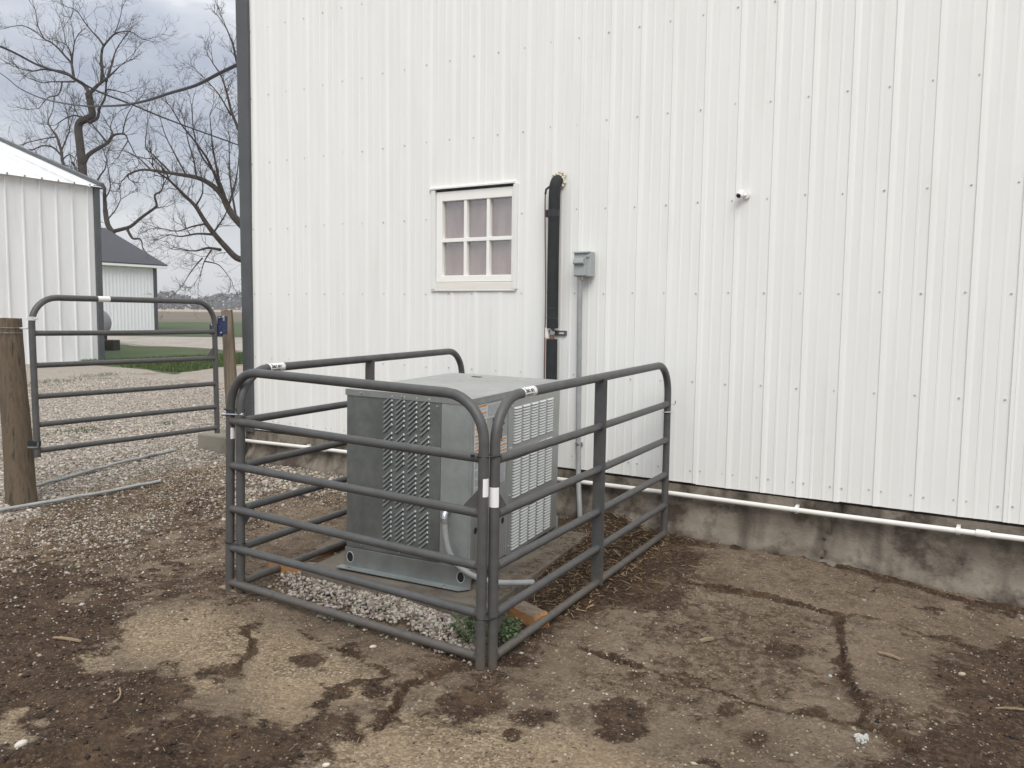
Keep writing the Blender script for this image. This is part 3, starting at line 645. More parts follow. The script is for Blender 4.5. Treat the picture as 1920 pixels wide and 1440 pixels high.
def wrap_text(parent, body, size, o, d, a0, r, name, m='ink', fit=None, voff=0.0, bold=0.0):
    d = np.array(d)/np.linalg.norm(d); a0 = np.array(a0)-d*(np.array(a0)@d); a0 /= np.linalg.norm(a0); b0 = np.cross(d, a0)
    if b0[2] < 0: b0 = -b0
    V_, P_ = text_mesh(body, size, bold)
    if fit: V_[:, 0] = (V_[:, 0]-V_[:, 0].min())/(np.ptp(V_[:, 0]))*fit
    vs_ = []
    for v in V_:
        t = (v[1]+voff)/r; vs_.append(np.array(o)+d*v[0]+(r+.0013)*(math.cos(t)*a0+math.sin(t)*b0))
    return MB().add(vs_, P_).build(name, m, parent)
def panel(name, P0, P1, T0, T1, label, cat, group, strap=None, rails=H, gussets=(), flat_r=RR, base=None):
    P0, P1, T0, T1 = (np.array(q, float) for q in (P0, P1, T0, T1))
    root = empty(name, tuple((P0+P1)/2)); tag(root, label, cat, group)
    MB().tube(arc_frame(P0, P1, T0, T1, TOPH), RF, 16).build('frame', 'tube', root, smooth=True)
    d = (P1-P0); 
    for k in sorted(rails):
        h = rails[k]/TOPH
        A = P0+(T0-P0)*h; B = P1+(T1-P1)*h; u = (B-A)/np.linalg.norm(B-A)
        n = 9; pts = [A+(B-A)*t for t in np.linspace(0, 1, n)]
        sag = [0, .3, .6, .85, 1, .85, .6, .3, 0]
        pts = [p+np.array([0, 0, -.004*s*((k*37) % 5-1)/3]) for p, s in zip(pts, sag)]
        MB().tube(pts, flat_r, 14).build('rail', 'tube', root, smooth=True)
        for q, s in ((A, 1), (B, -1)): MB().tube([q+u*s*RF*.85, q+u*s*(RF+.006)], [flat_r+.003, flat_r+.0005], 14).build('weld', 'weldm', root, smooth=True)
    if strap is not None:
        A = P0+(P1-P0)*strap; B = T0+(T1-T0)*strap; u = (P1-P0)/np.linalg.norm(P1-P0); z = (B-A)/np.linalg.norm(B-A); w = np.cross(u, z)
        side = strapside.get(name, 1)
        A2 = A+z*.035; B2 = B-z*.012
        MB().obox((A2+B2)/2, u, w, z, .006, .074, np.linalg.norm(B2-A2)).build('strap', 'tube', root, bevel=.002)
    for (end, k, s) in gussets:
        P, T = (P0, T0) if end == 0 else (P1, T1); u = (P1-P0)/np.linalg.norm(P1-P0)*(1 if end == 0 else -1); z = (T-P)/np.linalg.norm(T-P); w = np.cross(u, z)
        o = P+z*(rails[k]+RR*.7*s)+u*RF*.7
        MB().prism([(0, 0), (.085, 0), (.082, .012*s), (.012, .085*s), (0, .085*s)], o, u, z, w, .006).build('gusset', 'tube', root)
    return root
strapside = {}
zv = lambda p, z: (p[0], p[1], z)
P1 = np.array([-1.981, -2.478, -.030]); P2 = np.array([-1.947, -2.434, -.040]); QQ = np.array([-3.633, -2.485, .004]); RRR = np.array([-2.04, -.17, -.002]); LL = np.array([-3.572, -2.462, .006]); SS = np.array([-3.745, -.17, .03])
pen_group = 'tube livestock panels around the metal unit'
front = panel('livestock_panel', QQ, P1, QQ+[.028, .01, TOPH], P1+[.012, .0, TOPH], 'front dark grey tube panel of the pen, six rails and no middle strap', 'livestock panel', pen_group, gussets=((1, 3, 1),))
right = panel('livestock_panel', P2, RRR, P2+[.006, 0, TOPH], RRR+[.0, 0, TOPH], 'right dark grey tube panel of the pen running back to the barn wall', 'livestock panel', pen_group, strap=.503, gussets=((0, 3, 1), (0, 5, -1)))
left = panel('livestock_panel', LL, SS, LL+[.030, 0, TOPH], SS+[.01, 0, TOPH], 'rear left dark grey tube panel of the pen, behind the front panel and metal unit', 'livestock panel', pen_group, strap=.49, gussets=((0, 4, -1),))
def brand(root, A, B, s0, side):
    A = np.array(A); B = np.array(B); d = (B-A)/np.linalg.norm(B-A); o = A+d*s0
    view = CAM-o; view -= d*(view@d); view /= np.linalg.norm(view)
    a0 = view
    st = sticker_patch(root, o, d, a0, .118, RF, 2.6, 'sticker', 'brand_sticker', slant=.012)
    wrap_text(st, 'Behlen', .030, o+d*.008, d, a0, RF, 'lettering', fit=.074, voff=-.002, bold=.0012)
    wrap_text(st, 'COUNTRY', .0135, o+d*.008, d, a0, RF, 'lettering', fit=.072, voff=-.018, bold=.0005)
    # round emblem at the end of the label
    b0 = np.cross(d, a0); b0 = -b0 if b0[2] < 0 else b0; c = o+d*.099; vs_ = []; ring = []
    for rr_, n in ((.016, 20), (.0135, 20)):
        for i in range(20):
            t = 2*math.pi*i/20; y = rr_*math.sin(t)/RF; vs_.append(c+d*rr_*math.cos(t)+(RF+.0012)*(math.cos(y)*a0+math.sin(y)*b0))
    MB().add(vs_, [(i, (i+1) % 20, 20+(i+1) % 20, 20+i) for i in range(20)]).build('emblem', 'grey_ink', st)
brand(right, P2+[.006, 0, TOPH], RRR+[0, 0, TOPH], .225, 1)
brand(left, LL+[.03, 0, TOPH], SS+[.01, 0, TOPH], .20, 1)
def post_sticker(root, P, T, h0, h1, a0, ang, name='label_sticker'):
    P = np.array(P); T = np.array(T); u = (T-P)/np.linalg.norm(T-P)
    return sticker_patch(root, P+u*h0, u, a0, h1-h0, RF, ang, 'sticker', name)
vwp = CAM-P2; vwp[2] = 0
post_sticker(right, P2, P2+[.006, 0, TOPH], .735, .823, vwp+RGT*-.6, 2.2)
post_sticker(front, P1, P1+[.012, 0, TOPH], .775, .855, vwp+RGT*2.4, 1.3)
post_sticker(front, QQ, QQ+[.028, .01, TOPH], .845, .905, (CAM-QQ)*[1, 1, 0]+RGT*4.5, 1.2)
# cable ties
def loop_tie(c, rx, ry, ux, uy, uz, r=.0035):
    pts = [np.array(c)+rx*math.cos(t)*np.array(ux)+ry*math.sin(t)*np.array(uy) for t in np.linspace(0, 2*math.pi, 25)[:-1]]
    return MB().tube(pts, r, 6, closed=True)
ax = (P2-P1); ax[2] = 0; axl = np.linalg.norm(ax); ax /= axl; ay = np.array([-ax[1], ax[0], 0]); cc = (P1+P2)/2
for (h, lab) in ((.955, 'upper black cable tie binding the two near corner posts, at sticker height'), (.235, 'lower black cable tie binding the two near corner posts, near the ground')):
    c0 = np.array([cc[0]+.006*h, cc[1], cc[2]+h]); t = loop_tie(c0, RF+axl/2+.003, RF+.004, ax, ay, (0, 0, 1))
    hd = c0-ax*(RF+axl/2+.008)+np.array([-.01, -.012, .004]); t.obox(hd, ax, ay, (0, 0, 1), .016, .012, .012)
    o = t.build('cable_tie', 'black', None, smooth=True, loc=tuple(c0)); tag(o, lab, 'cable tie', 'black cable ties on the pen posts')
bx_ = LL-QQ; bx_[2] = 0; bl = np.linalg.norm(bx_); bx_ /= bl; by_ = np.array([-bx_[1], bx_[0], 0]); c2_ = (QQ+LL)/2
c0 = np.array([c2_[0]+.02, c2_[1], c2_[2]+1.0])
o = loop_tie(c0, RF+bl/2+.003, RF+.004, bx_, by_, (0, 0, 1)).build('cable_tie', 'black', None, smooth=True, loc=tuple(c0)); tag(o, 'black cable tie round the far left pen corner posts, just above the silver bolt', 'cable tie', 'black cable ties on the pen posts')
c0 = np.array([c2_[0]+.006, c2_[1], c2_[2]+.275])
o = loop_tie(c0, RF+bl/2+.003, RF+.004, bx_, by_, (0, 0, 1)).build('cable_tie', 'black', None, smooth=True, loc=tuple(c0)); tag(o, 'black cable tie low on the far left pen corner posts', 'cable tie', 'black cable ties on the pen posts')
# bolts
c0 = QQ+[.022, .008, .975]; d_ = RGT*.9-np.array([0, .2, 0]); d_ /= np.linalg.norm(d_)
mb = MB(); mb.tube([c0-d_*.034-FWD*.026, c0+d_*.085-FWD*.026], .005, 8); mb.tube([c0-d_*.036-FWD*.026, c0-d_*.016-FWD*.026], .010, 6); mb.tube([c0+d_*.075-FWD*.026, c0+d_*.085-FWD*.026], .010, 6)
mb.build('pivot_bolt', 'zinc', front, smooth=True)
c0 = RRR+[0, 0, .885]
MB().tube([c0-RGT*.038-FWD*.03, c0+RGT*.03-FWD*.03], .0045, 8).build('wall_bolt', 'galv_lt', right, smooth=True)
mb = MB()
mb.tube([c0+RGT*.012+FWD*.03+np.array([0,0,.05]), c0+RGT*.055+FWD*.03+np.array([0,0,.052]), c0+RGT*.06+FWD*.02+np.array([0,0,.075])], .004, 6)
mb.build('wall_hook', 'galv_lt', right, smooth=True)

# ------------------------------------------------------------------ metal unit
UW, UD, UH = .783, 1.205, .989
ua = np.array([math.cos(.123), math.sin(.123), -.018]); ua /= np.linalg.norm(ua)
ub = np.array([-math.sin(.123), math.cos(.123), .009]); ub -= ua*(ua@ub); ub /= np.linalg.norm(ub); uc = np.cross(ua, ub)
unit = empty('heat_pump_unit'); UM = Matrix.Identity(4)
for i in range(3): UM[i][0] = ua[i]; UM[i][1] = ub[i]; UM[i][2] = uc[i]
UO = np.array([-3.191, -2.041, .123])
UM.translation = Vector(UO); unit.matrix_world = UM
tag(unit, 'galvanised metal heat pump cabinet with louvred sides standing on a concrete pad', 'heat pump')
def U(mb, name, m, parent=unit, **k): return mb.build(name, m, parent, local=True, **k)
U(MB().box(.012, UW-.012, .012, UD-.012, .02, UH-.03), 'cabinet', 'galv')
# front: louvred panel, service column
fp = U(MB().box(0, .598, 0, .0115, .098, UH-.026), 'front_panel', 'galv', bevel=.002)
sc = U(MB().box(.6005, .772, -.002, .0115, .098, UH-.030), 'service_panel', 'galv_lt', bevel=.002)
U(MB().box(.7725, UW+.002, -.004, .02, .0, UH-.0285), 'corner_post', 'galv_lt', bevel=.003)
def louver_mesh(L, Wd, hgt, name, m):
    # hooded louvre: raised on the lower long side, sloping back to the sheet at the top
    n = 5; vs_ = []; fs = []
    prof = lambda s: hgt*min(1, math.sin(math.pi*min(1, max(0, s)))**.5) if 0 < s < 1 else 0
    ss = [0, .06, .15, .85, .94, 1]
    for s in ss:
        k = 0 if s in (0, 1) else (.7 if s in (.06, .94) else 1)
        vs_ += [(-L/2+L*s, 0, -Wd/2), (-L/2+L*s, -hgt*k, -Wd/2+.0004), (-L/2+L*s, -hgt*k*.8, -Wd*.12), (-L/2+L*s, -.0002, Wd/2)]
    for i in range(len(ss)-1):
        for j in range(3): fs.append((4*i+j, 4*(i+1)+j, 4*(i+1)+j+1, 4*i+j+1))
    return MB().add(vs_, fs).mesh(name, m)
lm1 = louver_mesh(.076, .0105, .007, 'louver', 'galv_mid')
slot1 = MB().add([(-.036, -.0007, -.0105), (.036, -.0007, -.0105), (.034, -.0007, -.0068), (-.034, -.0007, -.0068)], [(0, 1, 2, 3)]).mesh('slot', 'hole')
tip1 = None
for ci in range(4):
    for gi in range(4):
        for li in range(7):
            x = .268+ci*.0768; z = .950-gi*.2045-li*.0262
            o = inst('louver', lm1, fp, (x, -.0006, z), (0, -R(42), 0))
gleam = MB()  # small bright chips painted in as highlights at the louvre tips
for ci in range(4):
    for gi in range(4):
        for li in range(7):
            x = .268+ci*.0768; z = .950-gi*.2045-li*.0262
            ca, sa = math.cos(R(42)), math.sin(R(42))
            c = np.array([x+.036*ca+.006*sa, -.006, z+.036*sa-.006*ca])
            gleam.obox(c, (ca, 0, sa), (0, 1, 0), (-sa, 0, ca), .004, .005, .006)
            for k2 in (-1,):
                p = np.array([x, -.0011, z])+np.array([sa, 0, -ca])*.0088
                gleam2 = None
tag(U(gleam, 'louver_tip_glints', 'galv_bright', fp), kind='stuff')
slots = MB()  # dark strips laid on the sheet as shade under each louvre
for ci in range(4):
    for gi in range(4):
        for li in range(7):
            x = .268+ci*.0768; z = .950-gi*.2045-li*.0262; ca, sa = math.cos(R(42)), math.sin(R(42))
            slots.obox(np.array([x, -.0006, z])+np.array([sa, 0, -ca])*.0092, (ca, 0, sa), (0, 1, 0), (-sa, 0, ca), .070, .0014, .0032)
tag(U(slots, 'louver_gap_shade', 'galv_gap_shade', fp), kind='stuff')
# base rails with lifting holes
def base_rail(y, s, name='base_rail'):
    r = U(MB().box(-.004, UW+.012, y-.004, y+.002, -.012, .0975), name, 'galv_rail', bevel=.002)
    U(MB().prism([(-.025, 0), (UW+.012, 0), (UW-.03, -.055), (-.03, -.05)], (0, y-.004, -.010), (1, 0, 0), (0, s, 0), (0, 0, 1), .004), 'flange', 'galv_lt', r)
    for hx in (.032, .735):
        c = np.array([hx, y-.0052*s if s > 0 else y-.0052, .044])
        vs_ = [c+np.array([.021*math.cos(t), 0, .029*math.sin(t)]) for t in np.linspace(0, 2*math.pi, 21)[:-1]]
        U(MB().add(vs_, [tuple(range(20))[::-1]]), 'lifting_hole', 'hole', r)
        rim = [c+np.array([.022*math.cos(t), -.0005, .030*math.sin(t)]) for t in np.linspace(0, 2*math.pi, 21)[:-1]]
        U(MB().tube(rim, .0018, 5, closed=True), 'hole_rim', 'galv_bright', r)
    for hx in (.05, .66): U(MB().tube([(hx, y-.045, -.008), (hx, y-.045, .002)], .008, 6), 'bolt', 'zinc', r)
    return r
base_rail(-.004, 1)
r2 = U(MB().box(-.004, UW+.012, UD-.002, UD+.004, -.012, .0975), 'base_rail', 'galv_lt')
# top lid with turned-down edge
lid = MB(); lid.box(-.006, UW+.006, -.006, UD+.006, UH-.004, UH+.001)
sk = MB(); sk.box(-.006, UW+.006, -.0062, -.003, UH-.034, UH-.0042); sk.box(UW+.003, UW+.0062, -.0028, UD+.006, UH-.034, UH-.0042)
sk.box(-.0062, -.003, -.0028, UD+.006, UH-.034, UH-.0042); sk.box(-.0028, UW+.0028, UD+.003, UD+.0062, UH-.034, UH-.0042)
lidc = lid
lid = U(lidc, 'top_lid', 'galv_lid_lit', bevel=.0012); U(sk, 'lid_skirt', 'galv_skirt', lid)
U(MB().box(.235, .30, 1.02, 1.05, UH+.0012, UH+.004), 'lid_notch', 'hole', lid)
for (x, y) in ((.1, .3), (.68, .12), (.3, .75), (.6, .95)): U(MB().tube([(x, y, UH), (x, y, UH+.004)], .006, 6), 'screw', 'zinc', lid)
for (x, z) in ((.098, .972), (.36, .972), (.575, .935), (.10, .12), (.35, .115), (.575, .13)): U(MB().tube([(x, -.008 if z > .95 else -.001, z), (x, -.012 if z > .95 else -.005, z)], .006, 6), 'screw', 'zinc', fp)
# right side: label panel, seam strip, louvred panel
XS = UW
lp = U(MB().box(XS-.0115, XS, .0215, .425, .05, UH-.036), 'access_panel', 'galv_side_lit', bevel=.002)
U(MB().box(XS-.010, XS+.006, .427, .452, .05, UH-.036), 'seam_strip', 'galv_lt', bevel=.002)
rp = U(MB().box(XS-.0115, XS+.001, .456, UD, .03, UH-.036), 'louvred_panel', 'galv_side_lit', bevel=.002)
lm2 = louver_mesh(.104, .0115, .009, 'louver', 'galv_bright')  # brighter metal puts the light on the louvre tops into colour
slots2 = MB(); glints2 = MB()
ncol = 5; cols_y = [.545+.128*i+.004 for i in range(5)]
cols_y = [.556+.121*i for i in range(5)]
for cy in cols_y:
    for (z0, n, st) in ((.884, 13, .0166), (.634, 16, .0176), (.300, 14, .0182)):
        for li in range(n):
            z = z0-li*st
            inst('louver', lm2, rp, (XS+.0012, cy, z), (0, 0, math.pi/2))
            slots2.box(XS+.0012, XS+.0045, cy-.050, cy+.050, z-st+.0058, z-.0060)
            glints2.box(XS+.002, XS+.011, cy-.054, cy-.049, z-.006, z+.001)
tag(U(slots2, 'louver_gap_shade', 'galv_gap_shade', rp), kind='stuff'); tag(U(glints2, 'louver_tip_glints', 'galv_bright', rp), kind='stuff')  # dark strips for shade below, bright chips for highlights at the ends
for (y, z) in ((.475, .90), (.475, .66), (.475, .385), (.475, .09)): U(MB().tube([(XS+.001, y, z), (XS+.006, y, z)], .006, 6), 'screw', 'zinc', rp)
for (y, z) in ((.055, .285), (.385, .262)):
    vs_ = [(XS+.0015, y+.018*math.cos(t), z+.018*math.sin(t)) for t in np.linspace(0, 2*math.pi, 17)[:-1]]
    U(MB().add(vs_, [tuple(range(16))]), 'knockout', 'hole', lp)
def label_plate(y0, y1, z0, z1, m, rows, name='label_plate', xo=.0015):
    pl = U(MB().box(XS-.001, XS+xo, y0, y1, z0, z1), name, m, lp)
    bar = MB(); ink = MB(); bl_ = MB()
    for (za, zb, kind) in rows:
        if kind == 'bar': bar.box(XS, XS+xo+.0008, y0+.004, y1-.004, za, zb)
        else:
            z = zb-.004
            while z > za+.003:
                yy = y0+.008
                while yy < y1-.014:
                    wv = random.uniform(.006, .022); e2 = min(yy+wv, y1-.008)
                    (ink if kind == 'ink' else bl_).box(XS, XS+xo+.0007, yy, e2, z-.0026, z); yy = e2+.004
                z -= .0062
    if bar.v: U(bar, 'label_stripes', 'orange', pl)
    if ink.v: tag(U(ink, 'label_print', 'grey_ink', pl), kind='stuff')
    if bl_.v: tag(U(bl_, 'label_print', 'blue_ink', pl), kind='stuff')
rw = []; z = .945
for i in range(7): rw += [(z-.010, z, 'bar'), (z-.036, z-.012, 'blue' if i % 3 == 0 else 'ink')]; z -= .038
label_plate(.026, .16, .676, .95, 'labelw', rw)
rw = []; z = .655
for i in range(4): rw += [(z-.040, z, 'ink')]; z -= .047
label_plate(.026, .145, .47, .66, 'labelg', rw)
label_plate(.165, .40, .868, .945, 'labelg', [(.872, .94, 'ink')])
rw = []; z = .735
for i in range(3): rw += [(z-.009, z, 'bar'), (z-.03, z-.011, 'ink')]; z -= .032
label_plate(.30, .415, .638, .74, 'labelw', rw)
label_plate(.30, .40, .49, .60, 'labelg', [(.495, .595, 'ink')])
lg = MB(); lg.prism([(0, .0), (.03, -.005), (.055, -.03), (.03, -.04), (.02, -.022), (-.02, -.02)], (XS+.001, .33, .845), (0, 1, 0), (0, 0, 1), (1, 0, 0), .002)
U(lg, 'printed_emblem', 'navy', lp); lg = MB()
lg.prism([(.02, -.055), (.034, -.055), (.02, -.09), (.03, -.125), (.012, -.125), (.0, -.09)], (XS+.001, .33, .845), (0, 1, 0), (0, 0, 1), (1, 0, 0), .002)
U(lg, 'printed_emblem', 'navy', lp); lg = MB()
lg.prism([(0, 0), (.03, .0), (.03, -.008), (.0, -.03)], (XS+.001, .235, .862), (0, 1, 0), (0, 0, 1), (1, 0, 0), .002)
U(lg, 'printed_emblem', 'navy', lp)
# liquid-tight conduit whip with its angle connector
mb = MB(); mb.tube([(.655, .0, .392), (.655, -.03, .392), (.655, -.048, .378), (.656, -.052, .352)], [.017, .017, .018, .017], 10); mb.tube([(.656, -.052, .362), (.657, -.052, .335)], .021, 6)
wc = U(mb, 'conduit_connector', 'zinc', smooth=True)
pts = [(.657, -.052, .34), (.666, -.052, .27), (.69, -.05, .18), (.735, -.03, .11), (.81, -.01, .065), (.90, .03, .035), (1.0, .11, .022), (1.075, .17, .02)]
def smooth_path(P, n=6):
    P = [np.array(p, float) for p in P]; out = []
    for i in range(len(P)-1):
        p0, p1, p2, p3 = P[max(i-1, 0)], P[i], P[i+1], P[min(i+2, len(P)-1)]
        for j in range(n):
            t = j/n; out.append(.5*((2*p1)+(-p0+p2)*t+(2*p0-5*p1+4*p2-p3)*t*t+(-p0+3*p1-3*p2+p3)*t**3))
    return out+[P[-1]]
U(MB().tube(smooth_path(pts), .0155, 12), 'conduit_whip', 'conduit', smooth=True)

# pad and timbers
pad = empty('concrete_pad', (-2.8, -1.4, 0)); tag(pad, 'low poured concrete pad under the metal cabinet', 'concrete pad')
Pc = [UO+ua*x+ub*y for x, y in ((-.20, -.15), (UW+.20, -.17), (UW+.19, UD+.12), (-.20, UD+.14))]
zt = [.110, .097, .108, .115]
Pp = [np.array([p[0], p[1], z-.012]) for p, z in zip(Pc, zt)]
MB().hexa([np.array([p[0], p[1], -.12]) for p in Pp]+Pp).build('slab', 'pad', pad, bevel=.008)
def timber(p0, p1, w, h, z, label, name='timber_block'):
    p0 = np.array([*p0, z]); p1 = np.array([*p1, z]); d = p1-p0; L = np.linalg.norm(d); d /= L; n = np.array([-d[1], d[0], 0])
    root = empty(name, tuple((p0+p1)/2)); tag(root, label, 'timber block', 'offcut timbers round the pad')
    # rounded, split section with uneven ends
    prof = [(-w/2, 0), (-w/2, h*.8), (-w*.36, h), (w*.36, h), (w/2, h*.78), (w/2, 0)]
    nseg = 10; vs_ = []; fs = []; m = len(prof)
    for i in range(nseg+1):
        t = i/nseg
        for j, (a, b) in enumerate(prof):
            q = random.uniform(-.004, .004)
            vs_.append(p0+d*(L*t+random.uniform(-.004, .004)*(i in (0, nseg))*3)+n*(a+q)+np.array([0, 0, b+random.uniform(-.004, .003)]))
    side = []; topf = []
    for i in range(nseg):
        for j in range(m):
            f = (i*m+j, i*m+(j+1) % m, (i+1)*m+(j+1) % m, (i+1)*m+j); (topf if j in (1, 2, 3) else side).append(f)
    caps = [tuple(range(m))[::-1], tuple(nseg*m+k for k in range(m))]
    MB().add(vs_, side+caps).build('split_face', 'timber', root); MB().add(vs_, topf).build('weathered_top', 'timbertop', root)
    return root
t1 = gp(938,1118,.03)[:2]; t2 = gp(1015,1158,.03)[:2]
timber(t1, t2, .085, .085, -.03, 'short orange brown split timber beside the green weed at the near pen corner')
timber(gp(512,1066,.03)[:2], gp(572,1082,.03)[:2], .07, .085, .012, 'orange timber offcut lying in the gravel at the left end of the pad')
timber(gp(576,1082,.03)[:2], gp(590,1076,.03)[:2], .075, .09, .01, 'small dark timber offcut standing against the left front corner of the pad')
timber(gp(598,1040,.03)[:2], gp(655,1010,.03)[:2], .09, .07, .0, 'weathered grey timber on the soil behind the left end of the pad')

# ------------------------------------------------------------------ things fixed to the barn wall
def wall(px, py, y=0.0):
    d = ray(px, py); return CAM+d*((y-CAM[1])/d[1])
# white pipe along the foundation
pp = empty('water_pipe', (-3, -.05, .3)); tag(pp, 'long white plastic pipe clipped along the concrete foundation', 'pipe')
xs_ = np.linspace(-6.42, 4.5, 60); path = [(x, -.050, float(np.interp(x, [-6.42, -5.1, -2.1, 0, 4.5], [.272, .287, .303, .311, .315]))+.003*math.sin(x*2.1)) for x in xs_]
MB().tube(path, .0165, 12).build('pipe', 'pvc', pp, smooth=True)
for x in (-5.55, -4.3, -1.2, -.29, 1.3, 2.8):
    z = float(np.interp(x, [-6.42, -5.1, -2.1, 0, 4.5], [.272, .287, .303, .311, .315]))
    mb = MB(); mb.tube([(x-.012, -.050, z), (x+.012, -.050, z)], .0205, 12); mb.box(x-.010, x+.010, -.045, -.004, z+.010, z+.026); mb.box(x-.010, x+.010, -.045, -.004, z-.026, z-.010)
    mb.build('pipe_clip', 'pvc', pp, smooth=True)
for x in (-.165, -5.35): 
    z = float(np.interp(x, [-6.42, -5.1, -2.1, 0, 4.5], [.272, .287, .303, .311, .315])); MB().tube([(x-.035, -.05, z+.001), (x+.035, -.05, z+.001)], .0215, 14).build('coupling', 'pvc', pp, smooth=True)
# insulated line set
ls = empty('insulated_line_set', (-3.02, -.06, 1.5)); tag(ls, 'black foam insulated pipe running down the white wall from a foam filled hole', 'insulated pipe')
XI = -2.985; YI = -.072
MB().tube(smooth_path([(XI, .05, 2.495), (XI, -.03, 2.50), (XI-.002, -.06, 2.475), (XI-.004, YI, 2.42), (XI-.006, YI, 2.25), (XI-.008, YI, 1.9), (XI-.006, YI, 1.6), (XI-.004, YI, 1.425)], 5), .043, 16).build('insulation', 'foamrub', ls, smooth=True)
MB().tube(smooth_path([(XI-.008, YI, 1.345), (XI-.007, YI, 1.1), (XI-.004, YI, .86), (XI+.02, YI-.05, .62), (XI+.05, YI-.30, .5), (XI+.08, YI-.52, .46)], 5), .042, 16).build('insulation', 'foamrub', ls, smooth=True)
MB().tube([(XI-.006, YI, 1.44), (XI-.007, YI, 1.33)], .018, 12).build('copper_pipe', 'copper', ls, smooth=True)
MB().tube(smooth_path([(XI-.03, .02, 2.45), (XI-.05, -.05, 2.455), (XI-.068, -.085, 2.435), (XI-.071, -.092, 2.36), (XI-.069, -.092, 2.2), (XI-.060, -.092, 1.9), (XI-.055, -.092, 1.6), (XI-.058, -.09, 1.2), (XI-.056, -.09, .85)], 6), .0052, 8).build('copper_tube', 'copper', ls, smooth=True)
MB().tube([(XI-.04, -.04, 2.455), (XI-.055, -.065, 2.453), (XI-.068, -.085, 2.435), (XI-.0705, -.091, 2.40)], .0085, 8).build('tube_sleeve', 'black', ls, smooth=True)
for z, h in ((2.262, .05), (1.57, .012), (1.50, .012)):
    mb = MB(); pts_ = [(XI-.006, YI, z-h/2), (XI-.006, YI, z+h/2)]; mb.tube(pts_, .0445, 16)
    if h > .03: mb.box(XI-.072, XI-.03, YI-.02, YI+.02, z-h*.55, z+h*.5)
    mb.build('tape_band', 'tape', ls, smooth=True)
# foam patch
mb = MB(); 
for i in range(90):
    a = random.uniform(0, 2*math.pi); rr = random.uniform(.02, .060); c = np.array([XI+.006+rr*math.cos(a), -.022+random.uniform(-.012, .006), 2.505+rr*math.sin(a)*.95]); s = random.uniform(.006, .014)
    n = 6; ring = []
    vs_ = [c+np.array([0, -s, 0])]+[c+s*np.array([math.cos(t), 0, math.sin(t)])*random.uniform(.8, 1.3) for t in np.linspace(0, 2*math.pi, 8)[:-1]]
    mb.add(vs_, [(0, 1+k, 1+(k+1) % 7) for k in range(7)])
mb.box(XI-.045, XI+.05, -.018, .0, 2.46, 2.555)
mb.build('foam_patch', 'sprayfoam', ls, smooth=True)
br = MB().box(XI-.02, XI+.085, -.030, -.002, 1.372, 1.408).build('strut_bracket', 'trim', ls, bevel=.003)
MB().box(XI+.03, XI+.07, -.0315, -.0303, 1.383, 1.396).build('strut_slot', 'galv_bright', br)
mb = MB(); mb.tube([(XI-.007, YI, 1.378), (XI-.007, YI, 1.402)], .0225, 14); mb.tube([(XI-.004, YI-.022, 1.405), (XI-.004, YI-.03, 1.405)], .012, 8); mb.box(XI-.03, XI-.004, YI-.03, YI+.02, 1.398, 1.425)
mb.build('pipe_clamp', 'zinc', br, smooth=True)
MB().box(XI-.05, XI-.024, -.10, -.085, 1.355, 1.43).build('clamp_cushion', 'pvc', br)
# disconnect box and conduit
eb = empty('disconnect_box', (-2.71, -.05, 1.85)); tag(eb, 'grey electrical disconnect box on the wall right of the black pipe', 'electrical box')
bx0, bx1, bz0, bz1 = -2.80, -2.672, 1.800, 1.975
hb = MB().box(bx0, bx1, -.112, -.03, bz0, bz1).build('housing', 'elec', eb, bevel=.004)
MB().box(bx0+.004, bx1-.026, -.119, -.1125, bz0+.006, bz1-.028).build('door', 'elec', eb, bevel=.003)
MB().prism([(-.0, 0), (-.016, -.003), (-.022, -.012), (0, -.012)], (-2.738, -.108, bz1+.004), (0, 1, 0), (0, 0, 1), (1, 0, 0), .132).build('rain_lip', 'elec', eb, bevel=.002)
MB().prism([(0, .0), (-.020, -.006), (-.026, -.034), (-.02, -.044), (0, -.046)], (-2.752, -.1185, bz1-.045), (0, 1, 0), (0, 0, 1), (1, 0, 0), .082).build('handle', 'elec', eb, bevel=.003)
MB().tube([(bx1-.012, -.1125, bz1-.03), (bx1-.012, -.122, bz1-.03)], .012, 10).build('hasp', 'elec', eb)
MB().box(bx0+.01, bx0+.11, -.029, -.0, bz0+.02, bz1-.02).build('mounting', 'elec', eb)
mb = MB(); mb.tube([(-2.766, -.075, bz0-.002), (-2.766, -.075, bz0-.022)], [.024, .02], 10); mb.build('conduit_fitting', 'zinc', eb, smooth=True)
cdp = [(-2.766, -.075, bz0-.015), (-2.768, -.07, 1.5), (-2.772, -.055, 1.1), (-2.772, -.05, .75), (-2.766, -.052, .52), (-2.74, -.09, .30), (-2.70, -.14, .12), (-2.69, -.15, .02)]
MB().tube(smooth_path(cdp, 6), .0185, 12).build('conduit', 'conduit', eb, smooth=True)
mb = MB(); mb.tube([(-2.771, -.052, .575), (-2.771, -.052, .59)], .0215, 12); mb.box(-2.80, -2.745, -.035, -.02, .572, .592); mb.build('conduit_strap', 'zinc', eb, smooth=True)
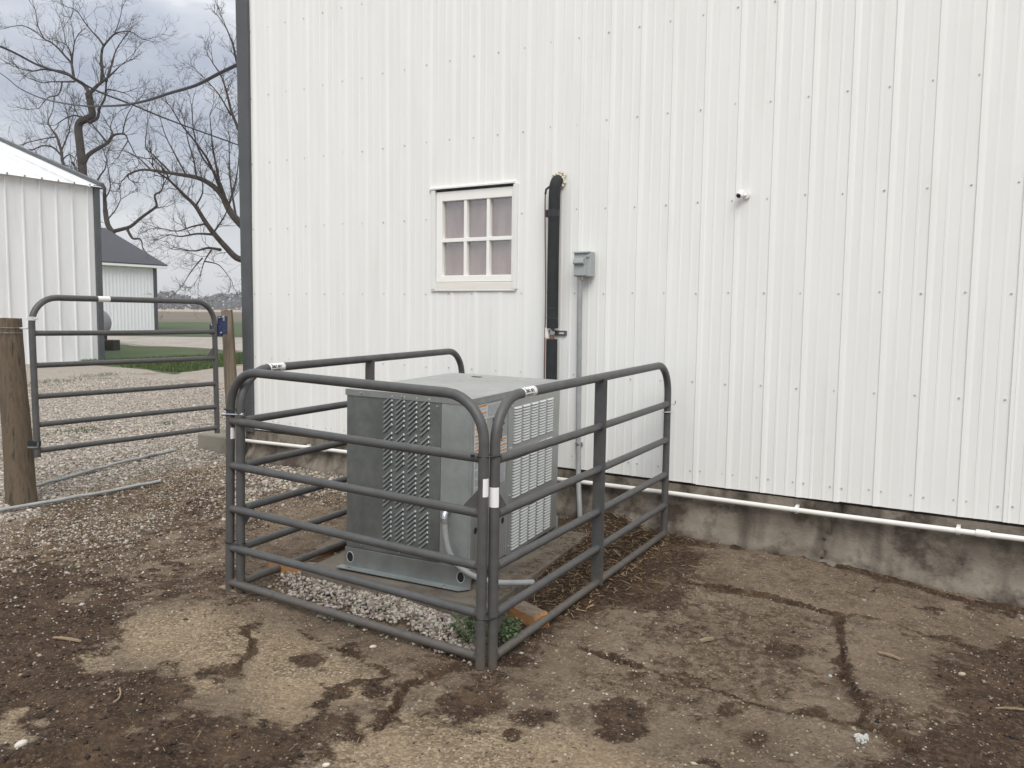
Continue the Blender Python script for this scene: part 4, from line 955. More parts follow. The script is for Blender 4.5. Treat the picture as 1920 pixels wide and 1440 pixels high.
# security camera
sc_ = empty('security_camera', (-1.63, -.05, 2.30)); tag(sc_, 'tiny white bullet camera mounted alone on the siding, right of the window', 'camera')
cw = wall(1400, 367)
MB().tube([(cw[0]+.005, -.02, cw[2]), (cw[0]+.005, -.036, cw[2])], [.026, .024], 14).build('mount', 'camw', sc_, smooth=True)
MB().tube([(cw[0]+.003, -.034, cw[2]), (cw[0]-.004, -.062, cw[2]-.004), (cw[0]-.008, -.075, cw[2]-.002)], .011, 10).build('arm', 'camw', sc_, smooth=True)
c0 = np.array([cw[0]-.022, -.065, cw[2]+.006]); dd = np.array([-.15, -.80, -.55]); dd /= np.linalg.norm(dd)
MB().tube([c0-dd*.024, c0-dd*.018, c0+dd*.028], [.015, .019, .0195], 16).build('body', 'camw', sc_, smooth=True)
MB().tube([c0+dd*.0285, c0+dd*.0295], .0135, 14).build('lens', 'black', sc_, smooth=True)

# ------------------------------------------------------------------ gate and posts
gP0 = np.array([-6.31, -2.07, .405]); gP1 = np.array([-6.37, -.39, .385])
gate = panel('tube_gate', gP0, gP1, gP0+[-.03, .01, 1.205], gP1+[-.01, 0, 1.215], 'dark grey tube gate hung between two wooden posts at the left', 'gate', None, gussets=((1, 3, 1),))
gd = (gP1-gP0)/np.linalg.norm(gP1-gP0)
T0g = gP0+[-.03, .01, 1.205]; T1g = gP1+[-.01, 0, 1.215]
sticker_patch(gate, T0g+(T1g-T0g)*.315, T1g-T0g, CAM-T0g, .105, RF, 2.4, 'sticker', 'label_sticker')
mb = MB(); ct = gP0+(T0g-gP0)*.868
mb.tube([ct-[0, 0, .014], ct+[0, 0, .014]], .0275, 14); mb.tube([ct+RGT*.026, ct+RGT*.045], .007, 8); mb.tube([ct-RGT*.026, ct-RGT*.035], .007, 8)
mb.build('hinge_collar', 'galv_bright', gate, smooth=True)
mb = MB(); ct2 = gP0+(T0g-gP0)*.085; mb.tube([ct2-[0, 0, .012], ct2+[0, 0, .02]], .028, 12); mb.obox(ct2-RGT*.045, RGT, UPV, FWD, .04, .05, .02); mb.build('lower_hinge', 'black', gate, smooth=True)
lt = at(411, 612, 7.68)
mb = MB(); mb.obox(lt+RGT*.03+UPV*.012, RGT, FWD, UPV, .085, .035, .17); mb.obox(lt-RGT*.045-UPV*.03, RGT, FWD, UPV, .075, .05, .095)
mb.obox(lt+RGT*.0-UPV*.045, RGT, FWD, UPV, .05, .06, .09)
lo = mb.build('latch', 'blue', gate, bevel=.005)
mb = MB()
for dx, dz in ((.012, .08), (.046, .085), (-.055, .012), (-.05, -.065), (.03, -.06)): c = lt+RGT*dx+UPV*dz-FWD*.02; MB().tube([c-FWD*.018, c+FWD*.02], .008, 6).build('bolt', 'zinc', lo)
mb.tube([lt+RGT*.05+UPV*.05-FWD*.02, lt+RGT*.05+UPV*.10-FWD*.02], .007, 8)
mb.build('latch_pin', 'zinc', lo)
def wooden_post(base, top, r0, r1, name, m, label, seed, extra=None):
    base = np.array(base, float); top = np.array(top, float); L = np.linalg.norm(top-base); n = 28; k = 26; rs = np.random.RandomState(seed)
    root = empty(name, tuple(base)); tag(root, label, 'post', 'wooden gate posts')
    vs_ = []; fs = []; ph = rs.uniform(0, 6, 6)
    for i in range(n+1):
        t = i/n; c = base+(top-base)*t
        for j in range(k):
            a = 2*math.pi*j/k; rr = r0+(r1-r0)*t
            q = 1+.05*math.sin(2*a+ph[0]+t*2)+.035*math.sin(5*a+ph[1]+t*3)+.02*math.sin(11*a+ph[2])+.03*math.sin(t*9+ph[3]+a)+rs.uniform(-.012, .012)
            vs_.append(c+np.array([rr*q*math.cos(a), rr*q*math.sin(a), (rs.uniform(-.012, .006) if i == n else 0)]))
    for i in range(n):
        for j in range(k): fs.append((i*k+j, i*k+(j+1) % k, (i+1)*k+(j+1) % k, (i+1)*k+j))
    fs.append(tuple(n*k+j for j in range(k)))
    MB().add(vs_, fs).build('trunk', m, root, smooth=True); return root
bp = gp(36, 952, .03); bt = at(15, 597, 6.33)
lpst = wooden_post((bp[0]-.06, bp[1]+.06, -.1), bt, .112, .083, 'wooden_post', 'wood', 'thick weathered round post carrying the gate hinge at the left edge', 3)
mb = MB(); zz = .868; hp = bt+RGT*.07-UPV*.075
mb.tube([hp, hp+RGT*.075, hp+RGT*.095+UPV*.01, hp+RGT*.098+UPV*.055], .0075, 8); mb.build('hinge_pin', 'galv_bright', lpst, smooth=True)
hp2 = at(52, 839, 6.22); MB().tube([hp2, hp2+RGT*.075, hp2+RGT*.08+UPV*.04], .0075, 8).build('hinge_pin', 'galv', lpst, smooth=True)
for tz in (.955, .93):
    c = bp*0+np.array([bp[0]-.06, bp[1]+.06, -.1]); c = c+(bt-c)*tz; MB().tube([c+.0915*np.array([math.cos(a), math.sin(a), 0]) for a in np.linspace(0, 2*math.pi, 25)[:-1]], .0022, 5, closed=True).build('wire_wrap', 'galv', lpst)
rb = at(443, 832, 7.95); rt = at(425, 582, 7.9)
wooden_post((rb[0], rb[1], -.05), rt, .066, .056, 'wooden_post', 'wood2', 'slim pale split post with the gate latch, next to the barn corner', 5)
# concrete block
cb = empty('concrete_block', (-6.9, -.1, .15)); tag(cb, 'low concrete block on the gravel behind the foot of the gate', 'concrete block')
bA = gp(361, 836, .10)[:2]
MB().box(-7.02, -6.47, -.12, .25, -.05, .292).build('block', 'block', cb, bevel=.015)
# pipes lying on the ground
def ground_pipe(a, b, label, r=.0135):
    a = np.array(a); b = np.array(b); P = []
    for t in np.linspace(0, 1, 18):
        p = a+(b-a)*t; P.append((p[0], p[1], gz(p[0], p[1])+r+.006+.012*math.sin(t*3)))
    o = MB().tube(P, r, 10).build('metal_conduit', 'conduit', None, smooth=True, loc=tuple(P[0])); tag(o, label, 'conduit', 'grey conduits lying on the ground'); return o
MT['conduit_lt'] = MT['conduit']
ground_pipe(gp(57, 917, .07)[:2], gp(329, 856, .09)[:2], 'grey conduit lying on the gravel under the gate, farther of the two')
ground_pipe(gp(-120, 985, .02)[:2], gp(301, 915, .03)[:2], 'grey conduit lying across the foot of the thick left post, nearer of the two')

# ------------------------------------------------------------------ sheds
BX = -20.4
shed = empty('metal_shed', (BX, 3, 0)); tag(shed, 'white standing seam shed with white metal roof and charcoal trim at the left', 'shed')
ribs = [6.854-.3972*i for i in range(0, 16)]
edges = [7.02]+ribs
for i in range(len(edges)-1):
    a, b = edges[i+1], edges[i]; hw = .02
    vs_ = [(BX, b, -.2), (BX, a+hw, -.2), (BX+.045, a+hw*.6, -.2), (BX+.045, a-hw*.6, -.2), (BX, a-hw, -.2)]
    top = [(p[0], p[1], 4.56) for p in vs_]
    MB().add(vs_+top, [(j, j+1, 5+j+1, 5+j) for j in range(4)]).build('wall_panel', 'shedwall', shed)
slope = .334
for i in range(len(edges)-1):
    a, b = edges[i+1], edges[i]
    if i == 0: b = 7.18
    e0, e1 = BX+.16, BX-6.2; z0 = 4.60-.16*slope+.02; z1 = z0+(e0-e1)*slope
    hw = .025; prof = [(b, 0), (a+hw, 0), (a+hw*.6, .05), (a-hw*.6, .05), (a-hw, 0)]
    vs_ = [(e0, y, z0+h) for y, h in prof]+[(e1, y, z1+h) for y, h in prof]
    MB().add(vs_, [(j, 5+j, 5+j+1, j+1) for j in range(4)]).build('roof_panel', 'roofw', shed)
    MB().add([(e0-6.2*2+.0-.16, y, z0+h) for y, h in prof]+[(e1, y, z1+h) for y, h in prof], [(j, j+1, 5+j+1, 5+j) for j in range(4)]).build('roof_panel', 'roofw', shed)
MB().box(BX-.10, BX+.07, 7.02, 7.17, -.2, 4.62).build('corner_trim', 'trim', shed, bevel=.01)
MB().box(BX-12.4, BX-.1, 7.03, 7.10, -.2, 4.58).build('end_wall', 'shedwall', shed)
mb = MB(); e0, e1 = BX+.08, BX-6.3; z0 = 4.56; z1 = z0+(e0-e1)*slope
mb.hexa([(e0, 7.18, z0-.03), (e1, 7.18, z1-.03), (e1, 7.29, z1-.03), (e0, 7.29, z0-.03), (e0, 7.18, z0+.13), (e1, 7.18, z1+.13), (e1, 7.29, z1+.13), (e0, 7.29, z0+.13)])
mb.build('rake_trim', 'trim', shed)
MB().box(BX+.05, BX+.07, .6, 7.02, -.2, .12).build('base_trim', 'trim', shed)
mb = MB(); mb.add([(BX-.11, 7.06, 4.56), (BX-12.3, 7.06, 4.56), (BX-6.2, 7.06, 6.6)], [(0, 1, 2)]); mb.build('gable', 'shedwall', shed)

BX2 = -45.5
sh2 = empty('farm_outbuilding', (BX2, 22, 0)); tag(sh2, 'small far white outbuilding with dark grey shingle roof between shed and gate', 'outbuilding')
for i in range(14):
    b = 26.0-i*.9; a = b-.9; vs_ = []; ys = np.linspace(b, a, 13)
    for z in (-.3, 3.92): vs_ += [(BX2+(.02 if j % 3 == 0 else 0), y, z) for j, y in enumerate(ys)]
    MB().add(vs_, [(j, j+1, 13+j+1, 13+j) for j in range(12)]).build('wall_panel', 'whitewall', sh2)
MB().box(BX2-.05, BX2+.05, 25.98, 26.22, -.3, 3.92).build('corner_trim', 'trim', sh2)
MB().box(BX2-11, BX2-.05, 26.0, 26.1, -.3, 3.95).build('end_wall', 'shedwall', sh2)
mb = MB(); e0 = BX2+.35; e1 = BX2-6; z0 = 4.02; s2_ = .397; z1 = z0+(e0-e1)*s2_
mb.hexa([(e0, 10, z0), (e0, 26.75, z0), (e1, 26.75, z1), (e1, 10, z1), (e0, 10, z0+.12), (e0, 26.75, z0+.12), (e1, 26.75, z1+.12), (e1, 10, z1+.12)])
mb.hexa([(e1, 10, z1), (e1, 26.75, z1), (e1-6.3, 26.75, z0), (e1-6.3, 10, z0), (e1, 10, z1+.12), (e1, 26.75, z1+.12), (e1-6.3, 26.75, z0+.12), (e1-6.3, 10, z0+.12)])
mb.build('roof', 'shingle', sh2)
MB().box(BX2+.05, BX2+.38, 10, 26.78, 3.93, 4.06).build('fascia', 'sash', sh2)
MB().add([(BX2-.06, 26.05, 3.95), (BX2-11.4, 26.05, 3.95), (e1, 26.05, z1-.05)], [(0, 1, 2)]).build('gable', 'shedwall', sh2)
# fuel tank and timber beside the shed corner
tc_ = at(178, 606, 30.5); tk = empty('fuel_tank', (tc_[0], tc_[1], 0)); tag(tk, 'grey round tank half hidden behind the shed corner', 'tank')
ty = np.array([-.55, .83, 0]); ty = ray(178, 604)*[1, 1, 0]; ty /= np.linalg.norm(ty)
mb = MB(); Lt = [(0, .2), (.03, .38), (.12, .50), (.25, .56), (1.6, .56), (1.75, .5), (1.83, .38), (1.86, .2)]
mb.tube([tc_+ty*(s) for s, r in Lt], [r for s, r in Lt], 24); mb.build('shell', 'tank', tk, smooth=True)
mb = MB()
for s in (.35, 1.45): 
    for q in (-.35, .35): p = tc_+ty*s+np.array([-ty[1], ty[0], 0])*q; MB().tube([(p[0], p[1], .1), (p[0], p[1], tc_[2]-.3)], .05, 8).build('leg', 'oldwood', tk)
tb = at(206, 656, 26.5); ob = MB().box(-.9, .24, -.2, .2, -.17, .17).build('old_timber', 'oldwood', None, bevel=.02); ob.location = (tb[0], tb[1], .32); ob.rotation_euler = (0, 0, R(28)); tag(ob, 'dark squared timber lying on the grass at the shed corner', 'timber')

# ------------------------------------------------------------------ bare trees
def grow(name, limbs, depth, label, seed, m='bark', kd=(.45, 1.0), trunk_idx=1, dens=1.0, lens=1.0, base_px=None, up=.25, origin=(0, 0), k=3.0):
    rs = np.random.RandomState(seed); px2m = depth/F
    paths = []   # (points, radii)
    for li, (r0, r1, pts) in enumerate(limbs):
        P = []
        pts = [(origin[0]+x/k, origin[1]+y/k) for x, y in pts]
        if li == 0: doff = 0.0; sl_ = 0.0
        else:
            # find where this limb leaves an earlier one to take over its depth
            best = None
            for (pp_, rr_, dd) in paths:
                for q, (p2, d2) in enumerate(zip(pp_, dd)):
                    d_ = math.hypot(p2[0]-pts[0][0], p2[1]-pts[0][1])
                    if best is None or d_ < best[0]: best = (d_, d2)
            doff = best[1]; sl_ = rs.uniform(-1, 1)*kd[0]
        sp = smooth_path([(x, y, 0) for x, y in pts], 5); D = []; cur = doff
        prev = sp[0]
        for q in sp:
            cur += np.linalg.norm(q-prev)*px2m*(sl_+rs.normal()*.25); prev = q; D.append(cur)
        rad = [(r0+(r1-r0)*(i/(len(sp)-1))**.8)*px2m*.5 for i in range(len(sp))]
        paths.append(([(q[0], q[1]) for q in sp], rad, D))
    W = [([at(x, y, depth+d) for (x, y), d in zip(pp_, dd)], rr_) for pp_, rr_, dd in paths]
    root = empty(name, (W[0][0][0][0], W[0][0][0][1], .1)); tag(root, label, 'tree', 'bare trees behind the sheds')
    tr = MB(); cr_ = MB()
    for i, (P, rr_) in enumerate(W): (tr if i < trunk_idx else cr_).tube(P, rr_, 9 if i < trunk_idx else 7)
    tr.build('trunk', m, root, smooth=True)
    tw = MB()
    def branch(p, d, L, r, lvl):
        n = 5 if lvl < 2 else 4; P = [p]; q = p.copy(); dd = d.copy(); curl = rs.normal(size=3)*.14
        for i in range(n):
            dd = dd+curl*.5+rs.normal(size=3)*.17+np.array([0, 0, up*.35]); dd /= np.linalg.norm(dd); q = q+dd*L/n; P.append(q.copy())
        tw.tube(P, [r*(1-.75*i/n) for i in range(n+1)], 4 if lvl < 1 else 3, cap=False)
        if lvl < 3:
            m_ = [5, 3, 3][lvl]
            for j in range(m_):
                t = rs.uniform(.2, 1.0); i0 = min(n-1, int(t*n)); b = P[i0]+(P[i0+1]-P[i0])*(t*n-i0)
                ax_ = P[i0+1]-P[i0]; ax_ /= np.linalg.norm(ax_); pr = rs.normal(size=3); pr -= ax_*(pr@ax_); pr /= np.linalg.norm(pr)
                branch(b, ax_*.75+pr*rs.uniform(.5, 1.0), L*rs.uniform(.42, .68), max(r*.55, .0045), lvl+1)
    for i, (P, rr_) in enumerate(W):
        n = len(P); tot = sum(np.linalg.norm(P[j+1]-P[j]) for j in range(n-1)); rend = rr_[-1]
        cnt = int((tot*1.9 if i >= trunk_idx else tot*.35)*dens)+2
        for j in range(cnt):
            t = rs.uniform(.3 if i < trunk_idx else .12, 1.0)**.8; i0 = min(n-2, int(t*(n-1))); b = P[i0]
            ax_ = P[i0+1]-P[i0]; ax_ /= np.linalg.norm(ax_)+1e-9; pr = rs.normal(size=3); pr -= ax_*(pr@ax_); pr /= np.linalg.norm(pr)
            branch(b, ax_*.6+pr*rs.uniform(.5, 1.1)+np.array([0, 0, up]), lens*rs.uniform(.5, 1.35), min(rr_[i0]*.45, .017), 1)
        if i >= trunk_idx:
            ax_ = P[-1]-P[-2]; ax_ /= np.linalg.norm(ax_); 
            for j in range(2): branch(P[-1], ax_+rs.normal(size=3)*.25, lens*rs.uniform(.8, 1.3), max(rend, .006), 0)
    cr_.build('limbs', m, root, smooth=True)
    tag(tw.build('twigs', m, root), kind='stuff')
    return root
T1 = [(17, 12, [(465,1720),(465,1300),(465,1000),(460,900),(450,810),(441,720),(456,684),(495,666),(519,645),(510,585),(498,525)]),
 (8, 1.6, [(500,520),(470,475),(420,445),(380,415),(340,400),(290,395),(240,390),(180,400),(110,385)]),
 (5.5, 1.2, [(415,440),(410,400),(400,355),(370,320),(330,275),(290,240),(250,220),(200,180),(130,145),(60,150)]),
 (4, 2, [(405,360),(408,320),(418,240)]), (3, 2, [(404,345),(395,290),(375,255)]),
 (3.5, 1.2, [(420,460),(350,460),(290,460),(240,465),(160,440)]),
 (8, 1.5, [(510,520),(550,480),(590,450),(640,405),(680,365)]),
 (7, 1.2, [(572,462),(575,400),(570,340),(575,280),(590,250),(640,195),(680,180),(740,180),(800,220)]),
 (4.5, 1.0, [(580,252),(550,210),(520,180),(480,130),(430,60),(380,40)]),
 (4, 1.5, [(612,425),(640,320),(660,270),(700,210)]),
 (7, 3, [(500,690),(520,682),(550,660),(560,610),(590,550),(597,470)]), (3, 1.5, [(592,540),(605,505),(650,510),(690,520)]),
 (10, 2.2, [(472,915),(500,870),(560,830),(610,800),(640,760),(700,755),(720,790)]),
 (4, 2, [(640,765),(620,720)]), (3, 1.2, [(690,755),(700,700),(720,640),(750,590)]), (4, 2, [(600,800),(560,750),(520,700)]),
 (4, 1.5, [(480,670),(430,650),(380,660),(330,690)]), (3, 1.3, [(350,460),(330,530),(270,550),(220,610)]), (2.5, 1.2, [(640,195),(660,150),(680,80)]), (2.5, 1.2, [(250,220),(215,150),(200,60)])]
grow('bare_tree', T1, 42, 'tall crooked bare tree rising behind the white shed', 11, dens=.95, lens=1.2)
T3 = [(7, 4, [(370,1500),(365,1000),(350,900),(345,850),(320,770),(300,740)]), (4, 2, [(350,880),(300,830),(240,820),(190,840)]), (3.5, 2, [(345,850),(370,790),(390,740)]), (3, 1.5, [(320,770),(250,780),(160,800)]), (3, 1.5, [(350,900),(390,870),(430,900)]), (3, 1.5, [(300,740),(270,690),(290,640)]), (2.5,1.4,[(350,930),(300,905),(255,900)])]
grow('bare_tree', T3, 52, 'low bushy bare tree just above the shed roof, left of the crooked tree', 12, dens=1.0, lens=2.0, m='bark2')
T4 = [(12, 9, [(655,1720),(650,1420),(635,1320),(605,1260),(592,1180)]), (8, 4, [(592,1180),(588,1100),(585,1050),(545,1020),(520,1010)]), (8, 3, [(640,1300),(700,1285),(740,1270),(800,1220),(870,1170),(882,1150),(870,1100),(900,1080)]),
 (6, 2, [(715,1285),(745,1340),(790,1345),(802,1390)]), (4, 2, [(545,1020),(565,985),(590,950),(600,900)]), (3, 1.5, [(600,1240),(650,1180),(680,1120)]), (3, 1.5, [(590,1120),(620,1060),(615,990)]), (2.5, 1.2, [(870,1170),(915,1165)])]
grow('bare_tree', T4, 62, 'bare tree with a bent low limb between the shed and the outbuilding', 13, dens=.8, lens=1.6)
T2 = [(30, 22, [(1590,1730),(1570,1560),(1545,1440),(1520,1200),(1480,900)]),
 (17, 3, [(1545,1450),(1350,1255),(1290,1180),(1250,1100),(1190,1040),(1110,1000),(1000,980),(900,965),(800,955),(720,980)]),
 (6, 1.5, [(1245,1095),(1230,1000),(1200,850),(1190,760),(1180,650)]), (6, 1.5, [(1255,1110),(1180,920),(1100,800),(1020,700),(960,600)]),
 (4, 1.5, [(1105,998),(1090,900),(1060,800),(1040,700)]), (4, 1.2, [(960,970),(870,880),(820,820),(830,700)]), (3, 1, [(850,957),(780,890),(700,850),(640,850)]),
 (15, 4, [(1540,1520),(1400,1470),(1330,1450),(1270,1390),(1200,1310),(1150,1240),(1100,1160),(1050,1110),(1000,1060),(950,1010)]),
 (6, 2, [(1240,1405),(1170,1395),(1110,1410),(1070,1410)]), (5, 1.6, [(1205,1320),(1110,1315),(1020,1330),(960,1320)]), (4, 1.5, [(1150,1260),(1080,1275),(1000,1300),(930,1290)]),
 (3.5, 1.2, [(1190,1405),(1150,1470),(1130,1540)]), (3, 1.1, [(1150,1470),(1230,1490),(1290,1560)]),(3, 1.1, [(1140,1450),(1080,1520),(1030,1600)]),
 (9, 2, [(1520,1150),(1400,850),(1340,720),(1300,620),(1270,500),(1240,420),(1200,360)]), (4, 1.3, [(1300,650),(1230,530),(1150,440)]),
 (8, 2, [(1490,950),(1400,600),(1330,340),(1310,250),(1270,150)]),
 (5, 1.5, [(1290,1180),(1230,1010),(1130,870),(1090,740),(1080,600)]), (5, 1.4, [(1330,1230),(1300,1050),(1290,900),(1290,760)]), (4, 1.3, [(1280,1170),(1330,1000),(1345,850)]), (4, 1.2, [(1050,990),(980,860),(930,760),(900,660)]),
 (4, 1.3, [(1100,1160),(1140,1080),(1130,980)]), (4, 1.3, [(1200,1310),(1260,1220),(1300,1130)]), (9, 2, [(1500,1000),(1660,700),(1720,500)]), (10, 2, [(1540,1400),(1700,1200),(1850,1100)])]
grow('bare_tree', T2, 34, 'large spreading bare tree half hidden behind the barn corner', 14, dens=1.1, lens=1.0)

# ------------------------------------------------------------------ power cables
def cable(pts, dfun, r, label):
    P = [at(x, y, dfun(x)) for x, y in pts]; sp = smooth_path(P, 5)
    o = MB().tube(sp, r, 6).build('power_cable', 'cable', None, smooth=True, loc=tuple(sp[0])); tag(o, label, 'cable', 'overhead cables against the sky'); return o
c1p = [(470,107),(443,122),(410,138),(367,160),(317,175),(277,188),(233,197),(187,199),(150,198),(100,190),(67,180),(33,163),(0,137),(-60,100)]
cable(c1p, lambda x: 1/(1/8.25+(443-x)/443*(1/34-1/8.25)), .018, 'thick overhead cable sagging from the barn corner to the left')
c2p = [(-60,66),(0,87),(33,102),(67,120),(100,132),(133,143),(167,163),(200,178),(250,197),(300,218),(350,237),(400,255),(447,272),(520,300)]
cable(c2p, lambda x: 1/(1/20+x/447*(1/36-1/20)), .026, 'thin straight overhead cable sloping down to the right behind the barn corner')

# ------------------------------------------------------------------ far wood
n = 24000; ang = rng.uniform(R(-75), R(75), n); dist = rng.uniform(620, 760, n)
base_dir = math.atan2(FWD[0], FWD[1])
th = base_dir+ang; cx_ = CAM[0]+dist*np.sin(th); cy_ = CAM[1]+dist*np.cos(th)
hh = 9+4.5*(vnoise(th*40, th*0+3.0, 5)-.3)+3.0*vnoise(th*150, th*0+8.0, 6); zc = hh*rng.uniform(0, 1, n)**.75
s = rng.uniform(1.6, 3.2, n)*(1.15-.5*zc/hh); V = np.zeros((n, 4, 3))
for j in range(4):
    v = rng.normal(size=(n, 3)); v /= np.linalg.norm(v, axis=1)[:, None]; V[:, j] = np.stack([cx_, cy_, zc+.2], 1)+v*s[:, None]
ix = np.arange(n)*4; T = np.concatenate([np.stack([ix+a, ix+b, ix+c], 1) for a, b, c in ((0,1,2),(0,2,3),(0,3,1),(1,3,2))])
tag(raw_mesh('far_wood', V.reshape(-1, 3), T, 'farwood'), 'hazy line of bare woods on the horizon', 'woods', kind='stuff')

# ------------------------------------------------------------------ loose stones, straw, grass
ICO_V = []
phi = (1+5**.5)/2
for a, b in ((-1, phi), (1, phi), (-1, -phi), (1, -phi)): ICO_V += [(a, b, 0)]
for a, b in ((-1, phi), (1, phi), (-1, -phi), (1, -phi)): ICO_V += [(0, a, b)]
for a, b in ((phi, -1), (phi, 1), (-phi, -1), (-phi, 1)): ICO_V += [(a, 0, b)]
ICO_V = np.array(ICO_V)/np.linalg.norm(ICO_V[0])
ICO_F = np.array([(0,11,5),(0,5,1),(0,1,7),(0,7,10),(0,10,11),(1,5,9),(5,11,4),(11,10,2),(10,7,6),(7,1,8),(3,9,4),(3,4,2),(3,2,6),(3,6,8),(3,8,9),(4,9,5),(2,4,11),(6,2,10),(8,6,7),(9,8,1)])
OCT_V = np.array([(1,0,0),(0,1,0),(-1,0,0),(0,-1,0),(0,0,1),(0,0,-1)], float); OCT_F = np.array([(0,1,4),(1,2,4),(2,3,4),(3,0,4),(1,0,5),(2,1,5),(3,2,5),(0,3,5)])
def stones(name, x, y, size, cols, sink=.25, flat=.6, label='', zoff=None, shape=None):
    n = len(x); z = ground_full(x, y)[0]
    if zoff is not None: z = z+zoff
    BV, BF = (ICO_V, ICO_F) if shape is None else (OCT_V, OCT_F); nv = len(BV)
    V_ = BV[None]*(1+rng.uniform(-.28, .28, (n, nv, 1)))
    V_ = V_*np.stack([rng.uniform(.8, 1.35, n), rng.uniform(.6, 1.0, n), rng.uniform(flat*.7, flat*1.3, n)], 1)[:, None, :]
    a = rng.uniform(0, 2*np.pi, n); ca, sa = np.cos(a)[:, None], np.sin(a)[:, None]
    b = rng.normal(size=n)*.35; cb_, sb_ = np.cos(b)[:, None], np.sin(b)[:, None]
    X1 = V_[..., 0]; Y1 = V_[..., 1]*cb_-V_[..., 2]*sb_; Z1 = V_[..., 1]*sb_+V_[..., 2]*cb_
    P = np.stack([X1*ca-Y1*sa, X1*sa+Y1*ca, Z1], -1)*(size/2)[:, None, None]
    P += np.stack([x, y, z+size*flat*(.5-sink)], 1)[:, None, :]
    T_ = (BF[None]+(np.arange(n)*nv)[:, None, None]).reshape(-1, 3)
    C_ = np.repeat(cols, nv, axis=0)
    o = raw_mesh(name, P.reshape(-1, 3), T_, 'stone', C_); tag(o, label, 'gravel', kind='stuff'); return o
def stone_cols(n, lo, hi, warm=.0):
    b = rng.uniform(0, 1, n)**1.2; c = np.array(lo)[None]+(np.array(hi)-np.array(lo))[None]*b[:, None]
    return np.clip(c*(1+rng.normal(size=(n, 3))*.04), .02, .8)
# limestone drive
N_ = 100000; d_ = 1.0
yy = rng.uniform(-3.6, 4.5, N_); xx = -6.0-rng.uniform(0, 1, N_)**1.5*9.0
keep = (drive_mask(xx, yy) > rng.uniform(.25, 1, N_)) & ~((xx > -6.5) & (yy > .0)); xx, yy = xx[keep], yy[keep]
v = (np.stack([xx, yy], 1)-CAM[:2]); fz_ = v@FWD[:2]; px_ = 960+F*(v@RGT[:2])/fz_
keep = (px_ > -160) & (px_ < 560); xx, yy = xx[keep], yy[keep]
keep = rng.uniform(0, 1, len(xx)) < .45+.9*(fbm(xx*.9, yy*.9, 3, 71)+.4); xx, yy = xx[keep], yy[keep]
sz = rng.uniform(.012, .03, len(xx))*np.where(rng.uniform(0, 1, len(xx)) < .07, 1.5, 1)
stones('drive_gravel', xx, yy, sz, stone_cols(len(xx), (.20, .168, .135), (.60, .545, .485)), label='pale crushed limestone covering the drive under and beyond the gate')
N_ = 6000; xx = rng.uniform(-6.6, -4.2, N_); yy = rng.uniform(-2.2, -.03, N_); sd = poly_sd(xx, yy, GRAVEL2)+fbm(xx*2.5, yy*2.5, 4, 74)*.5
keep = sd < np.where(rng.uniform(0, 1, N_) < .1, .22, -.03); xx, yy = xx[keep], yy[keep]
stones('corner_gravel', xx, yy, rng.uniform(.016, .042, len(xx)), stone_cols(len(xx), (.16, .135, .11), (.50, .45, .39)), label='pale gravel piled along the foundation by the barn corner')
# gravel bed inside the pen
N_ = 11000; xx = rng.uniform(-3.62, -2.0, N_); yy = rng.uniform(-2.5, -1.95, N_)
sd = poly_sd(xx, yy, PENGRAVEL)+fbm(xx*5, yy*5, 3, 72)*.24
keep = sd < np.where(rng.uniform(0, 1, N_) < .07, .18, .05); xx, yy = xx[keep], yy[keep]
stones('bed_gravel', xx, yy, rng.uniform(.009, .020, len(xx))+.012*rng.uniform(0, 1, len(xx))**4, stone_cols(len(xx), (.15, .12, .092), (.52, .475, .42)), sink=.15, flat=.75, label='bed of pale angular gravel between the pad and the front panel', zoff=rng.uniform(0, .012, len(xx)))
# pebbles scattered on the yard
N_ = 190000; xx = rng.uniform(-7.4, .6, N_); yy = -.06-rng.uniform(0, 1, N_)*4.4
dn = .12+1.1*np.maximum(0, fbm(xx*1.3, yy*1.3, 4, 73)+.05)+.22*sstep(-3.8, -5.6, xx)*sstep(-3.6, -2.3, yy)*(.3+2.2*np.maximum(0, fbm(xx*2.2, yy*2.2, 3, 75)+.25))
dn *= np.where((xx > -3.5) & (xx < -2.05) & (yy > -2.15) & (yy < -.6), .0, 1); dn *= np.where(poly_sd(xx, yy, MULCH) < 0, .12, 1)
keep = rng.uniform(0, 1, N_) < dn; xx, yy = xx[keep], yy[keep]
lf = sstep(-3.2, -5.4, xx); sz = .004+.011*rng.uniform(0, 1, len(xx))**2.0+.015*lf*rng.uniform(0, 1, len(xx)); big = rng.uniform(0, 1, len(xx)) < .03+.05*lf; sz = np.where(big, sz+rng.uniform(.006, .020, len(xx)), sz)
cl = stone_cols(len(xx), (.075, .053, .037), (.33, .255, .18)); wh = rng.uniform(0, 1, len(xx)) < .14+.22*lf; cl[wh] = stone_cols(wh.sum(), (.30, .27, .225), (.52, .48, .42))
stones('yard_pebbles', xx, yy, sz, cl, sink=.4, label='small loose pebbles strewn over the yard', shape=1)
# clods of soil
N_ = 30000; xx = rng.uniform(-5.5, .6, N_); yy = -.1-rng.uniform(0, 1, N_)*4.3
keep = dirt_mask(xx, yy) > rng.uniform(.35, 1.0, N_); xx, yy = xx[keep], yy[keep]
stones('soil_clods', xx, yy, .005+.022*rng.uniform(0, 1, len(xx))**4, stone_cols(len(xx), (.022, .0145, .0105), (.085, .058, .041)), sink=.3, label='crumbs of dark soil on the dirt patches', shape=1)
